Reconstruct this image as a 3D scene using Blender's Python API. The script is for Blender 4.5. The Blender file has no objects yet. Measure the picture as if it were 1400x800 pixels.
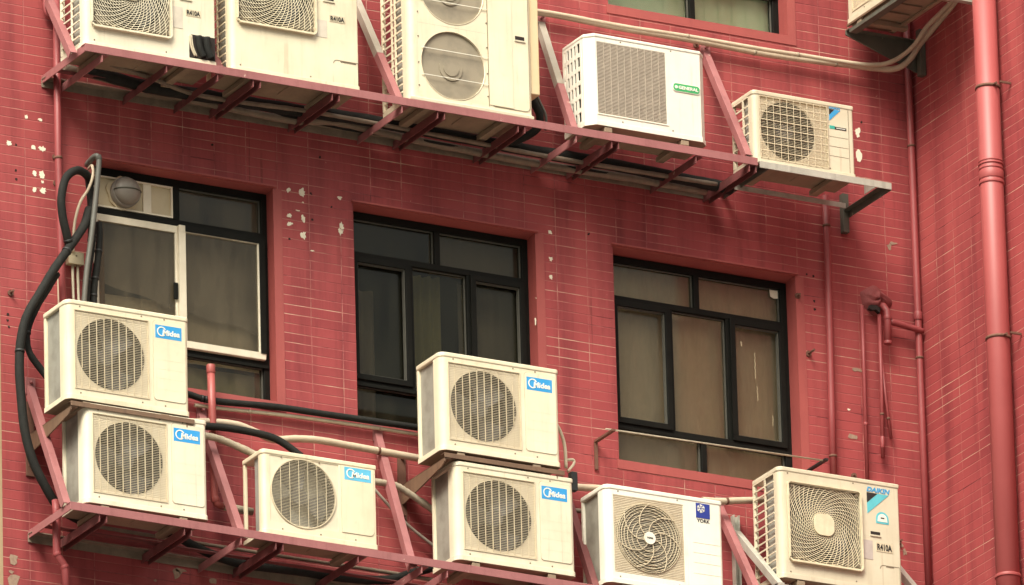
import bpy, bmesh, math, random
from mathutils import Vector, Matrix
random.seed(7)
S = bpy.context.scene
COL = S.collection
R = math.radians
# ------------------------------------------------------------------ camera
Z0 = 26.4                        # height of the middle of the picture above the street
YAW, PITCH, ROLL, FPX, DIST = R(28.75), R(20.35), R(-1.55), 17000.0, 71.3
_f = Vector((math.sin(YAW)*math.cos(PITCH), math.cos(YAW)*math.cos(PITCH), math.sin(PITCH)))
_r0 = Vector((math.cos(YAW), -math.sin(YAW), 0)); _u0 = _r0.cross(_f)
_r = math.cos(ROLL)*_r0 + math.sin(ROLL)*_u0
_u = math.cos(ROLL)*_u0 - math.sin(ROLL)*_r0
CAM = Vector((0, 0, Z0)) - DIST*_f
def ray(px, py): return (px-700)*_r - (py-400)*_u + FPX*_f
def at(px, py, y=0.0):
    d = ray(px, py); t = (y-CAM.y)/d.y
    return CAM + t*d
def atx(px, py, x):
    d = ray(px, py); t = (x-CAM.x)/d.x
    return CAM + t*d
cd = bpy.data.cameras.new('camera'); cam = bpy.data.objects.new('camera', cd); COL.objects.link(cam)
cd.sensor_width = 36; cd.lens = FPX/1400*36; cd.clip_start = 1; cd.clip_end = 3000
cam.matrix_world = Matrix(((_r.x, _u.x, -_f.x, CAM.x), (_r.y, _u.y, -_f.y, CAM.y), (_r.z, _u.z, -_f.z, CAM.z), (0, 0, 0, 1)))
S.camera = cam
# ------------------------------------------------------------------ materials
def new_mat(name):
    m = bpy.data.materials.new(name); m.use_nodes = True
    nt = m.node_tree; nt.nodes.clear()
    out = nt.nodes.new('ShaderNodeOutputMaterial'); b = nt.nodes.new('ShaderNodeBsdfPrincipled')
    nt.links.new(b.outputs[0], out.inputs[0])
    return m, nt, b
class N:
    def __init__(s, nt): s.nt = nt
    def n(s, t, **k):
        o = s.nt.nodes.new(t)
        for a, v in k.items(): setattr(o, a, v)
        return o
    def l(s, a, b): s.nt.links.new(a, b)
    def noise(s, vec, scale, detail=4, rough=.55):
        o = s.n('ShaderNodeTexNoise'); o.inputs['Scale'].default_value = scale
        o.inputs['Detail'].default_value = detail; o.inputs['Roughness'].default_value = rough
        if vec is not None: s.l(vec, o.inputs['Vector'])
        return o.outputs['Fac']
    def ramp(s, fac, stops):
        o = s.n('ShaderNodeValToRGB'); e = o.color_ramp.elements
        while len(e) < len(stops): e.new(.5)
        for x, (p, c) in zip(e, stops):
            x.position = p; x.color = c if len(c) == 4 else (*c, 1)
        s.l(fac, o.inputs[0]); return o.outputs[0]
    def step(s, fac, a, b):
        o = s.n('ShaderNodeMapRange'); o.inputs[1].default_value = a; o.inputs[2].default_value = b
        s.l(fac, o.inputs[0]); return o.outputs[0]
    def mix(s, fac, a, b, mode='MIX'):
        o = s.n('ShaderNodeMix', data_type='RGBA', blend_type=mode)
        for i, v in ((0, fac), (6, a), (7, b)):
            if isinstance(v, (int, float)): o.inputs[i].default_value = v
            elif isinstance(v, tuple): o.inputs[i].default_value = (*v, 1)
            else: s.l(v, o.inputs[i])
        return o.outputs[2]
    def math(s, op, a, b=None):
        o = s.n('ShaderNodeMath', operation=op)
        for i, v in enumerate((a, b)):
            if v is None: continue
            if isinstance(v, (int, float)): o.inputs[i].default_value = v
            else: s.l(v, o.inputs[i])
        return o.outputs[0]
    def map(s, vec, scale=(1, 1, 1), loc=(0, 0, 0)):
        o = s.n('ShaderNodeMapping'); o.inputs['Scale'].default_value = scale; o.inputs['Location'].default_value = loc
        s.l(vec, o.inputs[0]); return o.outputs[0]
    def obj(s):
        """object coordinates, shifted per object so that copies do not share their dirt"""
        t = s.n('ShaderNodeTexCoord'); i = s.n('ShaderNodeObjectInfo'); a = s.n('ShaderNodeVectorMath', operation='MULTIPLY_ADD')
        c = s.n('ShaderNodeCombineXYZ')
        for k in range(3): s.l(i.outputs['Random'], c.inputs[k])
        s.l(c.outputs[0], a.inputs[0]); a.inputs[1].default_value = (17, 9, 23); s.l(t.outputs['Object'], a.inputs[2])
        return a.outputs[0]
    def bump(s, h, strength, dist, b):
        o = s.n('ShaderNodeBump'); o.inputs['Strength'].default_value = strength; o.inputs['Distance'].default_value = dist
        s.l(h, o.inputs['Height']); s.l(o.outputs[0], b.inputs['Normal'])

def worn(name, base, dark, rough=.5, metal=0.0, chips=None, chip_t=.68, streak=.35, scale=6.0, spec=None, bump=.0, tint=False, rust=0):
    """painted or bare surface with blotches, vertical streaks and optional chips"""
    m, nt, b = new_mat(name); k = N(nt); v = k.obj()
    n1 = k.noise(v, scale, 5, .6)
    c = k.mix(k.step(n1, .35, .75), base, tuple(.5*(x+y) for x, y in zip(base, dark)))
    n2 = k.noise(k.map(v, (14, 14, 1.2)), 1.6, 4, .6)
    c = k.mix(k.math('MULTIPLY', k.step(n2, .52, .78), streak), c, dark)
    n3 = k.noise(v, scale*9, 3, .6)
    c = k.mix(k.math('MULTIPLY', k.step(n3, .6, .8), .25), c, dark)
    if chips:
        n4 = k.noise(v, 11, 5, .65)
        c = k.mix(k.step(n4, chip_t, chip_t+.03), c, chips)
    if rust:   # thin run marks of grime with their own outline
        n5 = k.math('MULTIPLY', k.step(k.noise(k.map(v, (38, 38, 1.5)), 1.0, 4, .6), .60, .66), k.step(k.noise(v, 4, 4), .47, .58))
        c = k.mix(k.math('MULTIPLY', n5, rust), c, (.34, .22, .12))
        n6 = k.step(k.noise(v, 46, 3, .7), .71, .74)
        c = k.mix(k.math('MULTIPLY', n6, rust), c, (.24, .16, .1))
    if tint:
        oi = k.n('ShaderNodeObjectInfo'); c = k.mix(1.0, c, oi.outputs['Color'], 'MULTIPLY')
    k.l(c, b.inputs['Base Color'])
    b.inputs['Roughness'].default_value = rough; b.inputs['Metallic'].default_value = metal
    if spec is not None: b.inputs['Specular IOR Level'].default_value = spec
    if bump: k.bump(n3, bump, .003, b)
    return m
def plain(name, col, rough=.5, metal=0.0, spec=None):
    m, nt, b = new_mat(name); k = N(nt); v = k.obj()
    c = k.mix(k.step(k.noise(v, 18, 4), .3, .75), col, tuple(x*.82 for x in col))
    k.l(c, b.inputs['Base Color']); b.inputs['Roughness'].default_value = rough; b.inputs['Metallic'].default_value = metal
    if spec is not None: b.inputs['Specular IOR Level'].default_value = spec
    return m

def tile_mat(name):
    m, nt, b = new_mat(name); k = N(nt)
    uv = k.n('ShaderNodeUVMap').outputs[0]
    # tiles are not laid dead true
    wob = k.n('ShaderNodeTexNoise'); wob.inputs['Scale'].default_value = 2.2; wob.inputs['Detail'].default_value = 2; k.l(uv, wob.inputs['Vector'])
    va = k.n('ShaderNodeVectorMath', operation='MULTIPLY_ADD'); k.l(wob.outputs['Color'], va.inputs[0]); va.inputs[1].default_value = (.007, .007, 0); k.l(uv, va.inputs[2])
    sp_ = k.n('ShaderNodeSeparateXYZ'); k.l(va.outputs[0], sp_.inputs[0])
    def joint_line(coord, pitch, half):
        d = k.math('ABSOLUTE', k.math('SUBTRACT', k.math('FRACT', k.math('DIVIDE', coord, pitch)), .5))
        m_ = k.n('ShaderNodeMapRange'); m_.inputs[1].default_value = (half+.0014)/pitch; m_.inputs[2].default_value = half*.6/pitch
        k.l(d, m_.inputs[0]); return m_.outputs[0]
    jh = joint_line(sp_.outputs['Y'], .0572, .0022); jv = joint_line(sp_.outputs['X'], .2, .0021)
    fl_ = k.n('ShaderNodeVectorMath', operation='FLOOR'); dv = k.n('ShaderNodeVectorMath', operation='DIVIDE'); k.l(va.outputs[0], dv.inputs[0]); dv.inputs[1].default_value = (.2, .0572, 1)
    ad = k.n('ShaderNodeVectorMath', operation='ADD'); k.l(dv.outputs[0], ad.inputs[0]); ad.inputs[1].default_value = (.5, .5, 0); k.l(ad.outputs[0], fl_.inputs[0])
    wn_ = k.n('ShaderNodeTexWhiteNoise', noise_dimensions='2D'); k.l(fl_.outputs[0], wn_.inputs['Vector'])
    tone = wn_.outputs['Value']
    vmask = k.step(k.noise(k.map(uv, (4, .5, 1), (3, 1, 0)), 1.4, 4, .6), .36, .56)
    mort = k.math('MAXIMUM', jh, k.math('MULTIPLY', jv, vmask))
    base = k.mix(tone, (.345, .062, .065), (.275, .047, .051))
    big = k.noise(uv, .9, 5, .6)
    base = k.mix(k.step(big, .35, .7), base, (.38, .077, .076))
    st = k.noise(k.map(uv, (7, .55, 1)), 1.0, 6, .65)
    base = k.mix(k.math('MULTIPLY', k.step(st, .46, .74), .72), base, (.13, .022, .028))
    sp = k.noise(uv, 55, 3, .6)
    base = k.mix(k.math('MULTIPLY', k.step(sp, .62, .8), .3), base, (.2, .03, .03))
    dr = k.math('MULTIPLY', k.step(k.noise(k.map(uv, (26, .5, 1), (7, 1, 0)), 1.0, 5, .62), .62, .67), k.step(k.noise(k.map(uv, (2, 1, 1), (1, 9, 0)), 1.6, 4), .48, .6))
    base = k.mix(k.math('MULTIPLY', dr, .45), base, (.10, .022, .024))
    # joints: painted over, bare and pale, or black with dirt
    jn = k.noise(k.map(uv, (1.6, 5, 1)), 1.0, 6, .7)
    joint = k.ramp(jn, [(.36, (.12, .024, .028)), (.44, (.36, .10, .095)), (.54, (.43, .17, .14)), (.66, (.56, .36, .27))])
    amt = k.step(k.noise(k.map(uv, (2.1, 7, 1), (5, 3, 0)), 1.3, 5, .65), .3, .55)
    c = k.mix(k.math('MULTIPLY', mort, amt), base, joint)
    # flaked specks of pale grout next to the joints
    fl = k.math('MULTIPLY', k.step(k.noise(uv, 30, 5, .7), .68, .71), k.step(k.noise(uv, 1.1, 3), .52, .62))
    c = k.mix(fl, c, (.62, .42, .3))
    # rundown marks, thin and pale
    run = k.math('MULTIPLY', k.step(k.noise(k.map(uv, (30, .35, 1), (2, 8, 0)), 1.0, 4, .6), .69, .73), k.step(k.noise(uv, 2.5, 4), .5, .6))
    c = k.mix(k.math('MULTIPLY', run, .35), c, (.6, .33, .25))
    k.l(c, b.inputs['Base Color']); b.inputs['Roughness'].default_value = .55; b.inputs['Specular IOR Level'].default_value = .3
    h = k.math('SUBTRACT', k.math('MULTIPLY', k.noise(uv, 12, 4), .5), mort)
    k.bump(h, .55, .003, b)
    return m
def fin_mat(name, a, b_, scale, axis):
    m, nt, b = new_mat(name); k = N(nt); t = k.n('ShaderNodeTexCoord').outputs['Object']
    w = k.n('ShaderNodeTexWave', wave_type='BANDS', bands_direction=axis); w.inputs['Scale'].default_value = scale; w.inputs['Distortion'].default_value = .4
    k.l(t, w.inputs['Vector'])
    c = k.mix(w.outputs['Fac'], a, b_)
    c = k.mix(k.math('MULTIPLY', k.step(k.noise(t, 9, 5), .45, .7), .5), c, (.16, .14, .11))
    k.l(c, b.inputs['Base Color']); b.inputs['Roughness'].default_value = .6; b.inputs['Metallic'].default_value = .2
    return m
def glass_mat(name, film, film_amt, tint=.8):
    m = bpy.data.materials.new(name); m.use_nodes = True; nt = m.node_tree; nt.nodes.clear(); k = N(nt)
    out = k.n('ShaderNodeOutputMaterial'); tr = k.n('ShaderNodeBsdfTransparent'); gl = k.n('ShaderNodeBsdfGlossy'); df = k.n('ShaderNodeBsdfDiffuse')
    tr.inputs[0].default_value = (tint, tint*.98, tint*.93, 1); gl.inputs['Roughness'].default_value = .06
    v = k.obj()
    nz = k.noise(k.map(v, (6, 6, 1.3)), 1.5, 5, .65)
    df.inputs[0].default_value = (*film, 1)
    a = k.n('ShaderNodeMixShader'); k.l(k.math('MULTIPLY', k.step(nz, .25, .8), film_amt), a.inputs[0]); k.l(tr.outputs[0], a.inputs[1]); k.l(df.outputs[0], a.inputs[2])
    fr = k.n('ShaderNodeFresnel'); fr.inputs[0].default_value = 1.45
    b = k.n('ShaderNodeMixShader'); k.l(k.math('MULTIPLY', fr.outputs[0], .8), b.inputs[0]); k.l(a.outputs[0], b.inputs[1]); k.l(gl.outputs[0], b.inputs[2])
    k.l(b.outputs[0], out.inputs[0]); return m

M = {}
M['tile'] = tile_mat('red painted tile')
M['plaster'] = worn('fresh red plaster', (.36, .078, .070), (.27, .052, .052), .6, streak=.5, scale=4, bump=.3)
M['cornertile'] = worn('tan edge strip', (.42, .30, .18), (.25, .17, .1), .7)
M['chip'] = worn('bare plaster', (.82, .75, .6), (.6, .5, .38), .9, scale=30)
M['chipdark'] = worn('dirty bare plaster', (.36, .25, .18), (.17, .08, .065), .9, scale=60)
M['cement'] = worn('rough painted cement', (.27, .058, .058), (.17, .036, .036), .8, scale=14, bump=.8)
M['hole'] = plain('black hole', (.02, .012, .01), .9)
M['rail'] = worn('faded red steel', (.35, .132, .132), (.21, .07, .07), .55, chips=(.58, .40, .34), chip_t=.66, streak=.6, bump=.3)
M['arm'] = worn('dull red steel', (.19, .052, .052), (.085, .03, .028), .65, chips=(.4, .24, .19), chip_t=.70, streak=.7, bump=.3)
M['greysteel'] = worn('grey primed steel', (.40, .35, .29), (.22, .17, .13), .6, chips=(.36, .1, .09), chip_t=.7, bump=.3)
M['galv'] = worn('galvanised steel', (.55, .53, .46), (.25, .23, .19), .5, .3, streak=.6, bump=.2)
M['galvdark'] = worn('weathered dark steel', (.12, .12, .095), (.05, .045, .035), .6, .2, chips=(.32, .28, .21), chip_t=.66, bump=.3)
M['brown'] = worn('brown bracket steel', (.19, .11, .065), (.09, .05, .035), .65, streak=.7, bump=.3)
M['dust'] = worn('dusty ledge steel', (.25, .19, .14), (.07, .05, .04), .85, scale=12, bump=.4)
M['rust'] = worn('rusty steel', (.16, .07, .045), (.07, .03, .02), .8, scale=20)
M['redpipe'] = worn('red painted pipe', (.30, .055, .058), (.21, .037, .04), .5, chips=(.6, .36, .29), chip_t=.74, streak=.5)
M['bigpipe'] = worn('large red painted pipe', (.37, .078, .077), (.29, .056, .056), .48, chips=(.7, .42, .34), chip_t=.79, streak=.35, scale=3)
M['orangepipe'] = worn('bright red plastic pipe', (.37, .085, .075), (.26, .05, .048), .45, streak=.3)
M['hose'] = worn('black foam hose', (.014, .014, .013), (.032, .029, .025), .75, scale=22, bump=.6, spec=.2)
M['hosegrey'] = worn('grey plastic pipe', (.12, .115, .10), (.07, .062, .052), .5)
M['lag'] = worn('beige wrapped pipe', (.55, .44, .325), (.35, .26, .18), .65, streak=.4, scale=10, bump=.3)
M['lagold'] = worn('dirty wrapped pipe', (.42, .35, .26), (.2, .15, .1), .8, streak=.5, scale=25, bump=.8)
M['conduit'] = worn('cream conduit', (.62, .54, .4), (.4, .3, .2), .5)
M['tape'] = plain('black tape', (.015, .015, .015), .5)
M['cream'] = worn('cream enamel', (.81, .73, .575), (.56, .46, .32), .42, streak=.4, scale=3.5, tint=True, rust=.22)
M['creamy'] = worn('yellowed cream enamel', (.74, .60, .39), (.62, .42, .2), .45, streak=.5, scale=3, rust=.4)
M['white'] = worn('white enamel', (.86, .82, .72), (.66, .59, .46), .38, streak=.28, scale=3, rust=.2)
M['putty'] = worn('putty enamel', (.66, .59, .45), (.46, .38, .26), .45, streak=.4, scale=3.5, rust=.25)
M['wire'] = worn('cream grille wire', (.66, .56, .40), (.42, .34, .23), .5, scale=20)
M['wirelight'] = worn('pale grille wire', (.78, .70, .54), (.55, .45, .3), .45, scale=20, tint=True)
M['platec'] = worn('dusty grille plate', (.74, .65, .50), (.58, .48, .34), .55, scale=8, streak=.4)
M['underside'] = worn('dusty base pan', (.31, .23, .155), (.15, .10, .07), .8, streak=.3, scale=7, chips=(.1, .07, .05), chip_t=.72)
M['seam'] = plain('shadow gap', (.2, .15, .1), .8)
M['softseam'] = plain('panel gap', (.45, .36, .25), .8)
M['coil'] = fin_mat('coil fins', (.26, .25, .225), (.46, .44, .39), 60, 'Z')
M['coilv'] = fin_mat('upright coil fins', (.26, .245, .205), (.44, .42, .36), 45, 'Y')
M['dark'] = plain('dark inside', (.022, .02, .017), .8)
M['fan'] = worn('grey fan blade', (.10, .098, .10), (.05, .045, .04), .45, scale=10)
M['mesh'] = fin_mat('fine fan mesh', (.27, .22, .16), (.40, .34, .25), 70, 'X')
M['louver'] = plain('taupe louvre', (.50, .42, .34), .55)
M['recess'] = plain('shaded grille plate', (.16, .13, .095), .6)  # dark colour stands in for the shaded gaps behind the spiral grille
M['louverdark'] = plain('louvre gaps', (.13, .10, .075), .8)
M['blue'] = worn('blue badge', (.02, .30, .70), (.12, .38, .66), .35, tint=True, streak=.2)
M['bluefade'] = plain('faded blue badge', (.13, .50, .74), .4)
M['ink'] = plain('black ink', (.02, .02, .02), .5)
M['paper'] = plain('white print', (.85, .82, .74), .4)
M['lilac'] = plain('faded notice', (.52, .44, .40), .6)
M['lilaclight'] = plain('bleached notice', (.66, .58, .48), .6)
M['cyan'] = plain('cyan print', (.12, .52, .60), .4)
M['cyandeep'] = plain('blue print', (.05, .34, .66), .4)
M['navy'] = plain('navy badge', (.025, .045, .28), .4)
M['green'] = plain('green badge', (.06, .42, .14), .35)
M['greensq'] = plain('teal print', (.05, .42, .34), .4)
M['frame'] = worn('black window frame', (.008, .008, .007), (.016, .015, .012), .5, scale=12, streak=.3, chips=(.06, .05, .04), chip_t=.74, spec=.1)
M['framegrey'] = plain('bare window bead', (.10, .095, .08), .5)
M['framewhite'] = worn('white window frame', (.78, .70, .56), (.5, .42, .3), .45, streak=.3)
M['glass'] = glass_mat('window glass', (.28, .23, .155), .26, .9)
M['glassdirty'] = glass_mat('grimy window glass', (.16, .155, .10), .12, .72)
M['glassclear'] = glass_mat('clean window glass', (.3, .3, .2), .03, .95)
M['curtbrown'] = worn('brown blind', (.62, .51, .36), (.52, .42, .28), .9, scale=2)
M['curtolive'] = worn('olive curtain', (.42, .39, .17), (.25, .23, .1), .9, scale=3)
M['curtgreen'] = worn('pale green blind', (.74, .92, .70), (.66, .84, .62), .8, scale=3, streak=.15)
M['curtdark'] = worn('grey-brown blind', (.40, .33, .25), (.3, .24, .18), .9, scale=3)
M['curtshade'] = worn('grey blind', (.27, .22, .17), (.2, .16, .12), .9, scale=3)
M['board'] = worn('cream vent board', (.56, .47, .32), (.4, .31, .19), .7)
M['wood'] = worn('brown board', (.28, .15, .07), (.18, .09, .04), .7)
M['vent'] = worn('grey vent hood', (.24, .21, .18), (.15, .12, .1), .45)
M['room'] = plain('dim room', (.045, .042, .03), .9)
M['asphalt'] = worn('street asphalt', (.10, .092, .082), (.07, .062, .055), .9, scale=.5)
M['sealant'] = worn('old sealant', (.6, .5, .33), (.4, .3, .2), .9, scale=40)
# ------------------------------------------------------------------ mesh builder
class MB:
    def __init__(s): s.v = []; s.f = []; s.m = []; s.sm = []
    def face(s, pts, mat=0, smooth=False):
        b = len(s.v); s.v += [Vector(p) for p in pts]; s.f.append(tuple(range(b, b+len(pts)))); s.m.append(mat); s.sm.append(smooth)
    def grid(s, rows, mat=0, smooth=True, closed=False):
        b = len(s.v); n = len(rows[0])
        for r in rows: s.v += [Vector(p) for p in r]
        for i in range(len(rows)-1):
            for j in range(n if closed else n-1):
                a, c = b+i*n+j, b+i*n+(j+1) % n
                s.f.append((a, c, c+n, a+n)); s.m.append(mat); s.sm.append(smooth)
    def box(s, a, c, mat=0):
        x0, y0, z0 = a; x1, y1, z1 = c
        if x0 > x1: x0, x1 = x1, x0
        if y0 > y1: y0, y1 = y1, y0
        if z0 > z1: z0, z1 = z1, z0
        b = len(s.v)
        s.v += [Vector(p) for p in ((x0, y0, z0), (x1, y0, z0), (x1, y1, z0), (x0, y1, z0), (x0, y0, z1), (x1, y0, z1), (x1, y1, z1), (x0, y1, z1))]
        for q in ((0, 3, 2, 1), (4, 5, 6, 7), (0, 1, 5, 4), (1, 2, 6, 5), (2, 3, 7, 6), (3, 0, 4, 7)):
            s.f.append(tuple(b+i for i in q)); s.m.append(mat); s.sm.append(False)
    def prism(s, prof, p, q, side, up, mat=0, smooth=False):
        """2D profile (along side, up) swept from p to q, capped"""
        p, q = Vector(p), Vector(q); side = Vector(side); up = Vector(up)
        a = [p+side*x+up*y for x, y in prof]; c = [q+side*x+up*y for x, y in prof]
        n = len(prof); b = len(s.v); s.v += a+c
        for i in range(n):
            j = (i+1) % n; s.f.append((b+i, b+j, b+n+j, b+n+i)); s.m.append(mat); s.sm.append(smooth)
        s.f.append(tuple(b+i for i in reversed(range(n)))); s.f.append(tuple(b+n+i for i in range(n))); s.m += [mat]*2; s.sm += [False]*2
    def bar(s, p, q, w, h, up=(0, 0, 1), mat=0):
        p, q = Vector(p), Vector(q); d = (q-p).normalized(); up = Vector(up); side = d.cross(up).normalized(); up2 = side.cross(d).normalized()
        s.prism([(-w/2, -h/2), (w/2, -h/2), (w/2, h/2), (-w/2, h/2)], p, q, side, up2, mat)
    def angle(s, p, q, side, up, w, h, t=.006, mat=0):
        """L-section: one leg along side (w), one along up (h), corner on the line p-q"""
        s.prism([(0, 0), (w, 0), (w, t), (t, t), (t, h), (0, h)], p, q, side, up, mat)
    def tube(s, pts, r, n=10, mat=0, caps=True, rad=None):
        pts = [Vector(p) for p in pts]; rings = []; nrm = None
        for i, p in enumerate(pts):
            d = (pts[min(i+1, len(pts)-1)]-pts[max(i-1, 0)]).normalized()
            if nrm is None:
                nrm = d.cross(Vector((0, 0, 1)))
                if nrm.length < .1: nrm = d.cross(Vector((0, 1, 0)))
                nrm.normalize()
            nrm = (nrm-d*nrm.dot(d)).normalized(); bn = d.cross(nrm); rr = rad[i] if rad else r
            rings.append([p+rr*(math.cos(a)*nrm+math.sin(a)*bn) for a in (2*math.pi*k/n for k in range(n))])
        s.grid(rings, mat, True, True)
        if caps: s.face(list(reversed(rings[0])), mat); s.face(rings[-1], mat)
    def disc(s, c, r, axis=(0, -1, 0), n=24, mat=0, h=0.0):
        c = Vector(c); ax = Vector(axis).normalized(); u = ax.cross(Vector((.1, .2, 1))).normalized(); w = ax.cross(u)
        ring = [c+r*(math.cos(a)*u+math.sin(a)*w) for a in (2*math.pi*k/n for k in range(n))]
        if h: s.grid([ring, [p+ax*h for p in ring]], mat, True, True); s.face([p+ax*h for p in ring], mat)
        else: s.face(ring, mat)
    def ribbon(s, pts, w, d, mat=0):
        """thin bar lying in a plane y=const: width w in the plane, depth d along y (front at -d)"""
        pts = [Vector(p) for p in pts]; rows = []
        for i, p in enumerate(pts):
            t = (pts[min(i+1, len(pts)-1)]-pts[max(i-1, 0)]).normalized(); o = Vector((t.z, 0, -t.x))*w/2; y = Vector((0, -d, 0))
            rows.append([p+o, p+o+y, p-o+y, p-o])
        s.grid(rows, mat, False, True)
    def build(s, name, mats, parent=None, bevel=0, loc=None, uv=None):
        me = bpy.data.meshes.new(name)
        me.from_pydata([tuple(p) for p in s.v], [], s.f)
        for m in (mats if isinstance(mats, (list, tuple)) else [mats]): me.materials.append(M[m])
        me.polygons.foreach_set('material_index', s.m); me.polygons.foreach_set('use_smooth', s.sm)
        if uv:
            L = me.uv_layers.new(name='UVMap')
            for lp in me.loops: L.data[lp.index].uv = uv(me.vertices[lp.vertex_index].co)
        me.update()
        bm = bmesh.new(); bm.from_mesh(me)
        if not uv: bmesh.ops.remove_doubles(bm, verts=bm.verts, dist=1e-5); bmesh.ops.recalc_face_normals(bm, faces=bm.faces)
        bm.to_mesh(me); bm.free()
        o = bpy.data.objects.new(name, me); COL.objects.link(o)
        if parent: o.parent = parent
        if loc: o.location = loc
        if bevel:
            b = o.modifiers.new('bevel', 'BEVEL'); b.width = bevel; b.segments = 2; b.limit_method = 'ANGLE'; b.angle_limit = R(40)
        return o
def thing(name, label, cat, loc=(0, 0, 0), rz=0, group=None):
    o = bpy.data.objects.new(name, None); COL.objects.link(o); o.location = loc; o.rotation_euler = (0, 0, rz); o.empty_display_size = .1
    tag(o, label, cat, group); return o
def tag(o, label=None, cat=None, group=None, kind=None):
    if label: o['label'] = label
    if cat: o['category'] = cat
    if group: o['group'] = group
    if kind: o['kind'] = kind
    return o
def copy_tree(o, parent=None):
    c = o.copy(); COL.objects.link(c); c.parent = parent
    for ch in list(o.children): copy_tree(ch, c)
    return c
def rebase(mb, base):
    for p in mb.v: p -= base
def spline(pts, k=6):
    """Catmull-Rom through the points"""
    P = [Vector(p) for p in pts]; P = [2*P[0]-P[1]]+P+[2*P[-1]-P[-2]]; out = []
    for i in range(1, len(P)-2):
        a, b, c, d = P[i-1:i+3]
        for j in range(k):
            t = j/k; out.append(.5*((2*b)+(c-a)*t+(2*a-5*b+4*c-d)*t*t+(3*b-a-3*c+d)*t**3))
    out.append(P[-2]); return out
def rrect(x0, z0, x1, z1, r, n=5, corners=(1, 1, 1, 1)):
    """outline counter-clockwise from lower left (ll, lr, ur, ul)"""
    o = []
    for (cx, cz, a0, on, sx, sz) in ((x0, z0, 180, corners[0], 1, 1), (x1, z0, 270, corners[1], -1, 1), (x1, z1, 0, corners[2], -1, -1), (x0, z1, 90, corners[3], 1, -1)):
        if not on or r <= 0: o.append((cx, cz)); continue
        for i in range(n+1):
            a = R(a0+90*i/n); o.append((cx+sx*r+r*math.cos(a), cz+sz*r+r*math.sin(a)))
    return o
def plate(mb, outline, y, th, mat=0):
    """flat plate in an xz plane, front face at y-th, back at y"""
    mb.prism(outline, (0, y, 0), (0, y-th, 0), (1, 0, 0), (0, 0, 1), mat)
_txt = {}
def text_geo(body, shear=0.0, offset=0.0):
    key = (body, shear, offset)
    if key not in _txt:
        c = bpy.data.curves.new('lettering', 'FONT'); c.body = body; c.size = 1; c.extrude = .02; c.shear = shear; c.offset = offset; c.resolution_u = 3
        o = bpy.data.objects.new('lettering', c); COL.objects.link(o)
        bpy.context.view_layer.update()
        me = bpy.data.meshes.new_from_object(o.evaluated_get(bpy.context.evaluated_depsgraph_get()))
        vs = [v.co.copy() for v in me.vertices]; fs = [tuple(p.vertices) for p in me.polygons]
        bpy.data.objects.remove(o); bpy.data.curves.remove(c); bpy.data.meshes.remove(me)
        x0 = min(v.x for v in vs); x1 = max(v.x for v in vs); y0 = min(v.y for v in vs); y1 = max(v.y for v in vs)
        _txt[key] = ([((v.x-x0)/(x1-x0), (v.y-y0)/(y1-y0), 1 if v.z > 0 else 0) for v in vs], fs)
    return _txt[key]
def text(mb, body, x0, z0, x1, z1, y, mat=0, shear=0.0, offset=0.0, th=.0015):
    vs, fs = text_geo(body, shear, offset); b = len(mb.v)
    mb.v += [Vector((x0+(x1-x0)*a, y-th*c, z0+(z1-z0)*d)) for a, d, c in vs]
    for f in fs: mb.f.append(tuple(b+i for i in f)); mb.m.append(mat); mb.sm.append(False)
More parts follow.
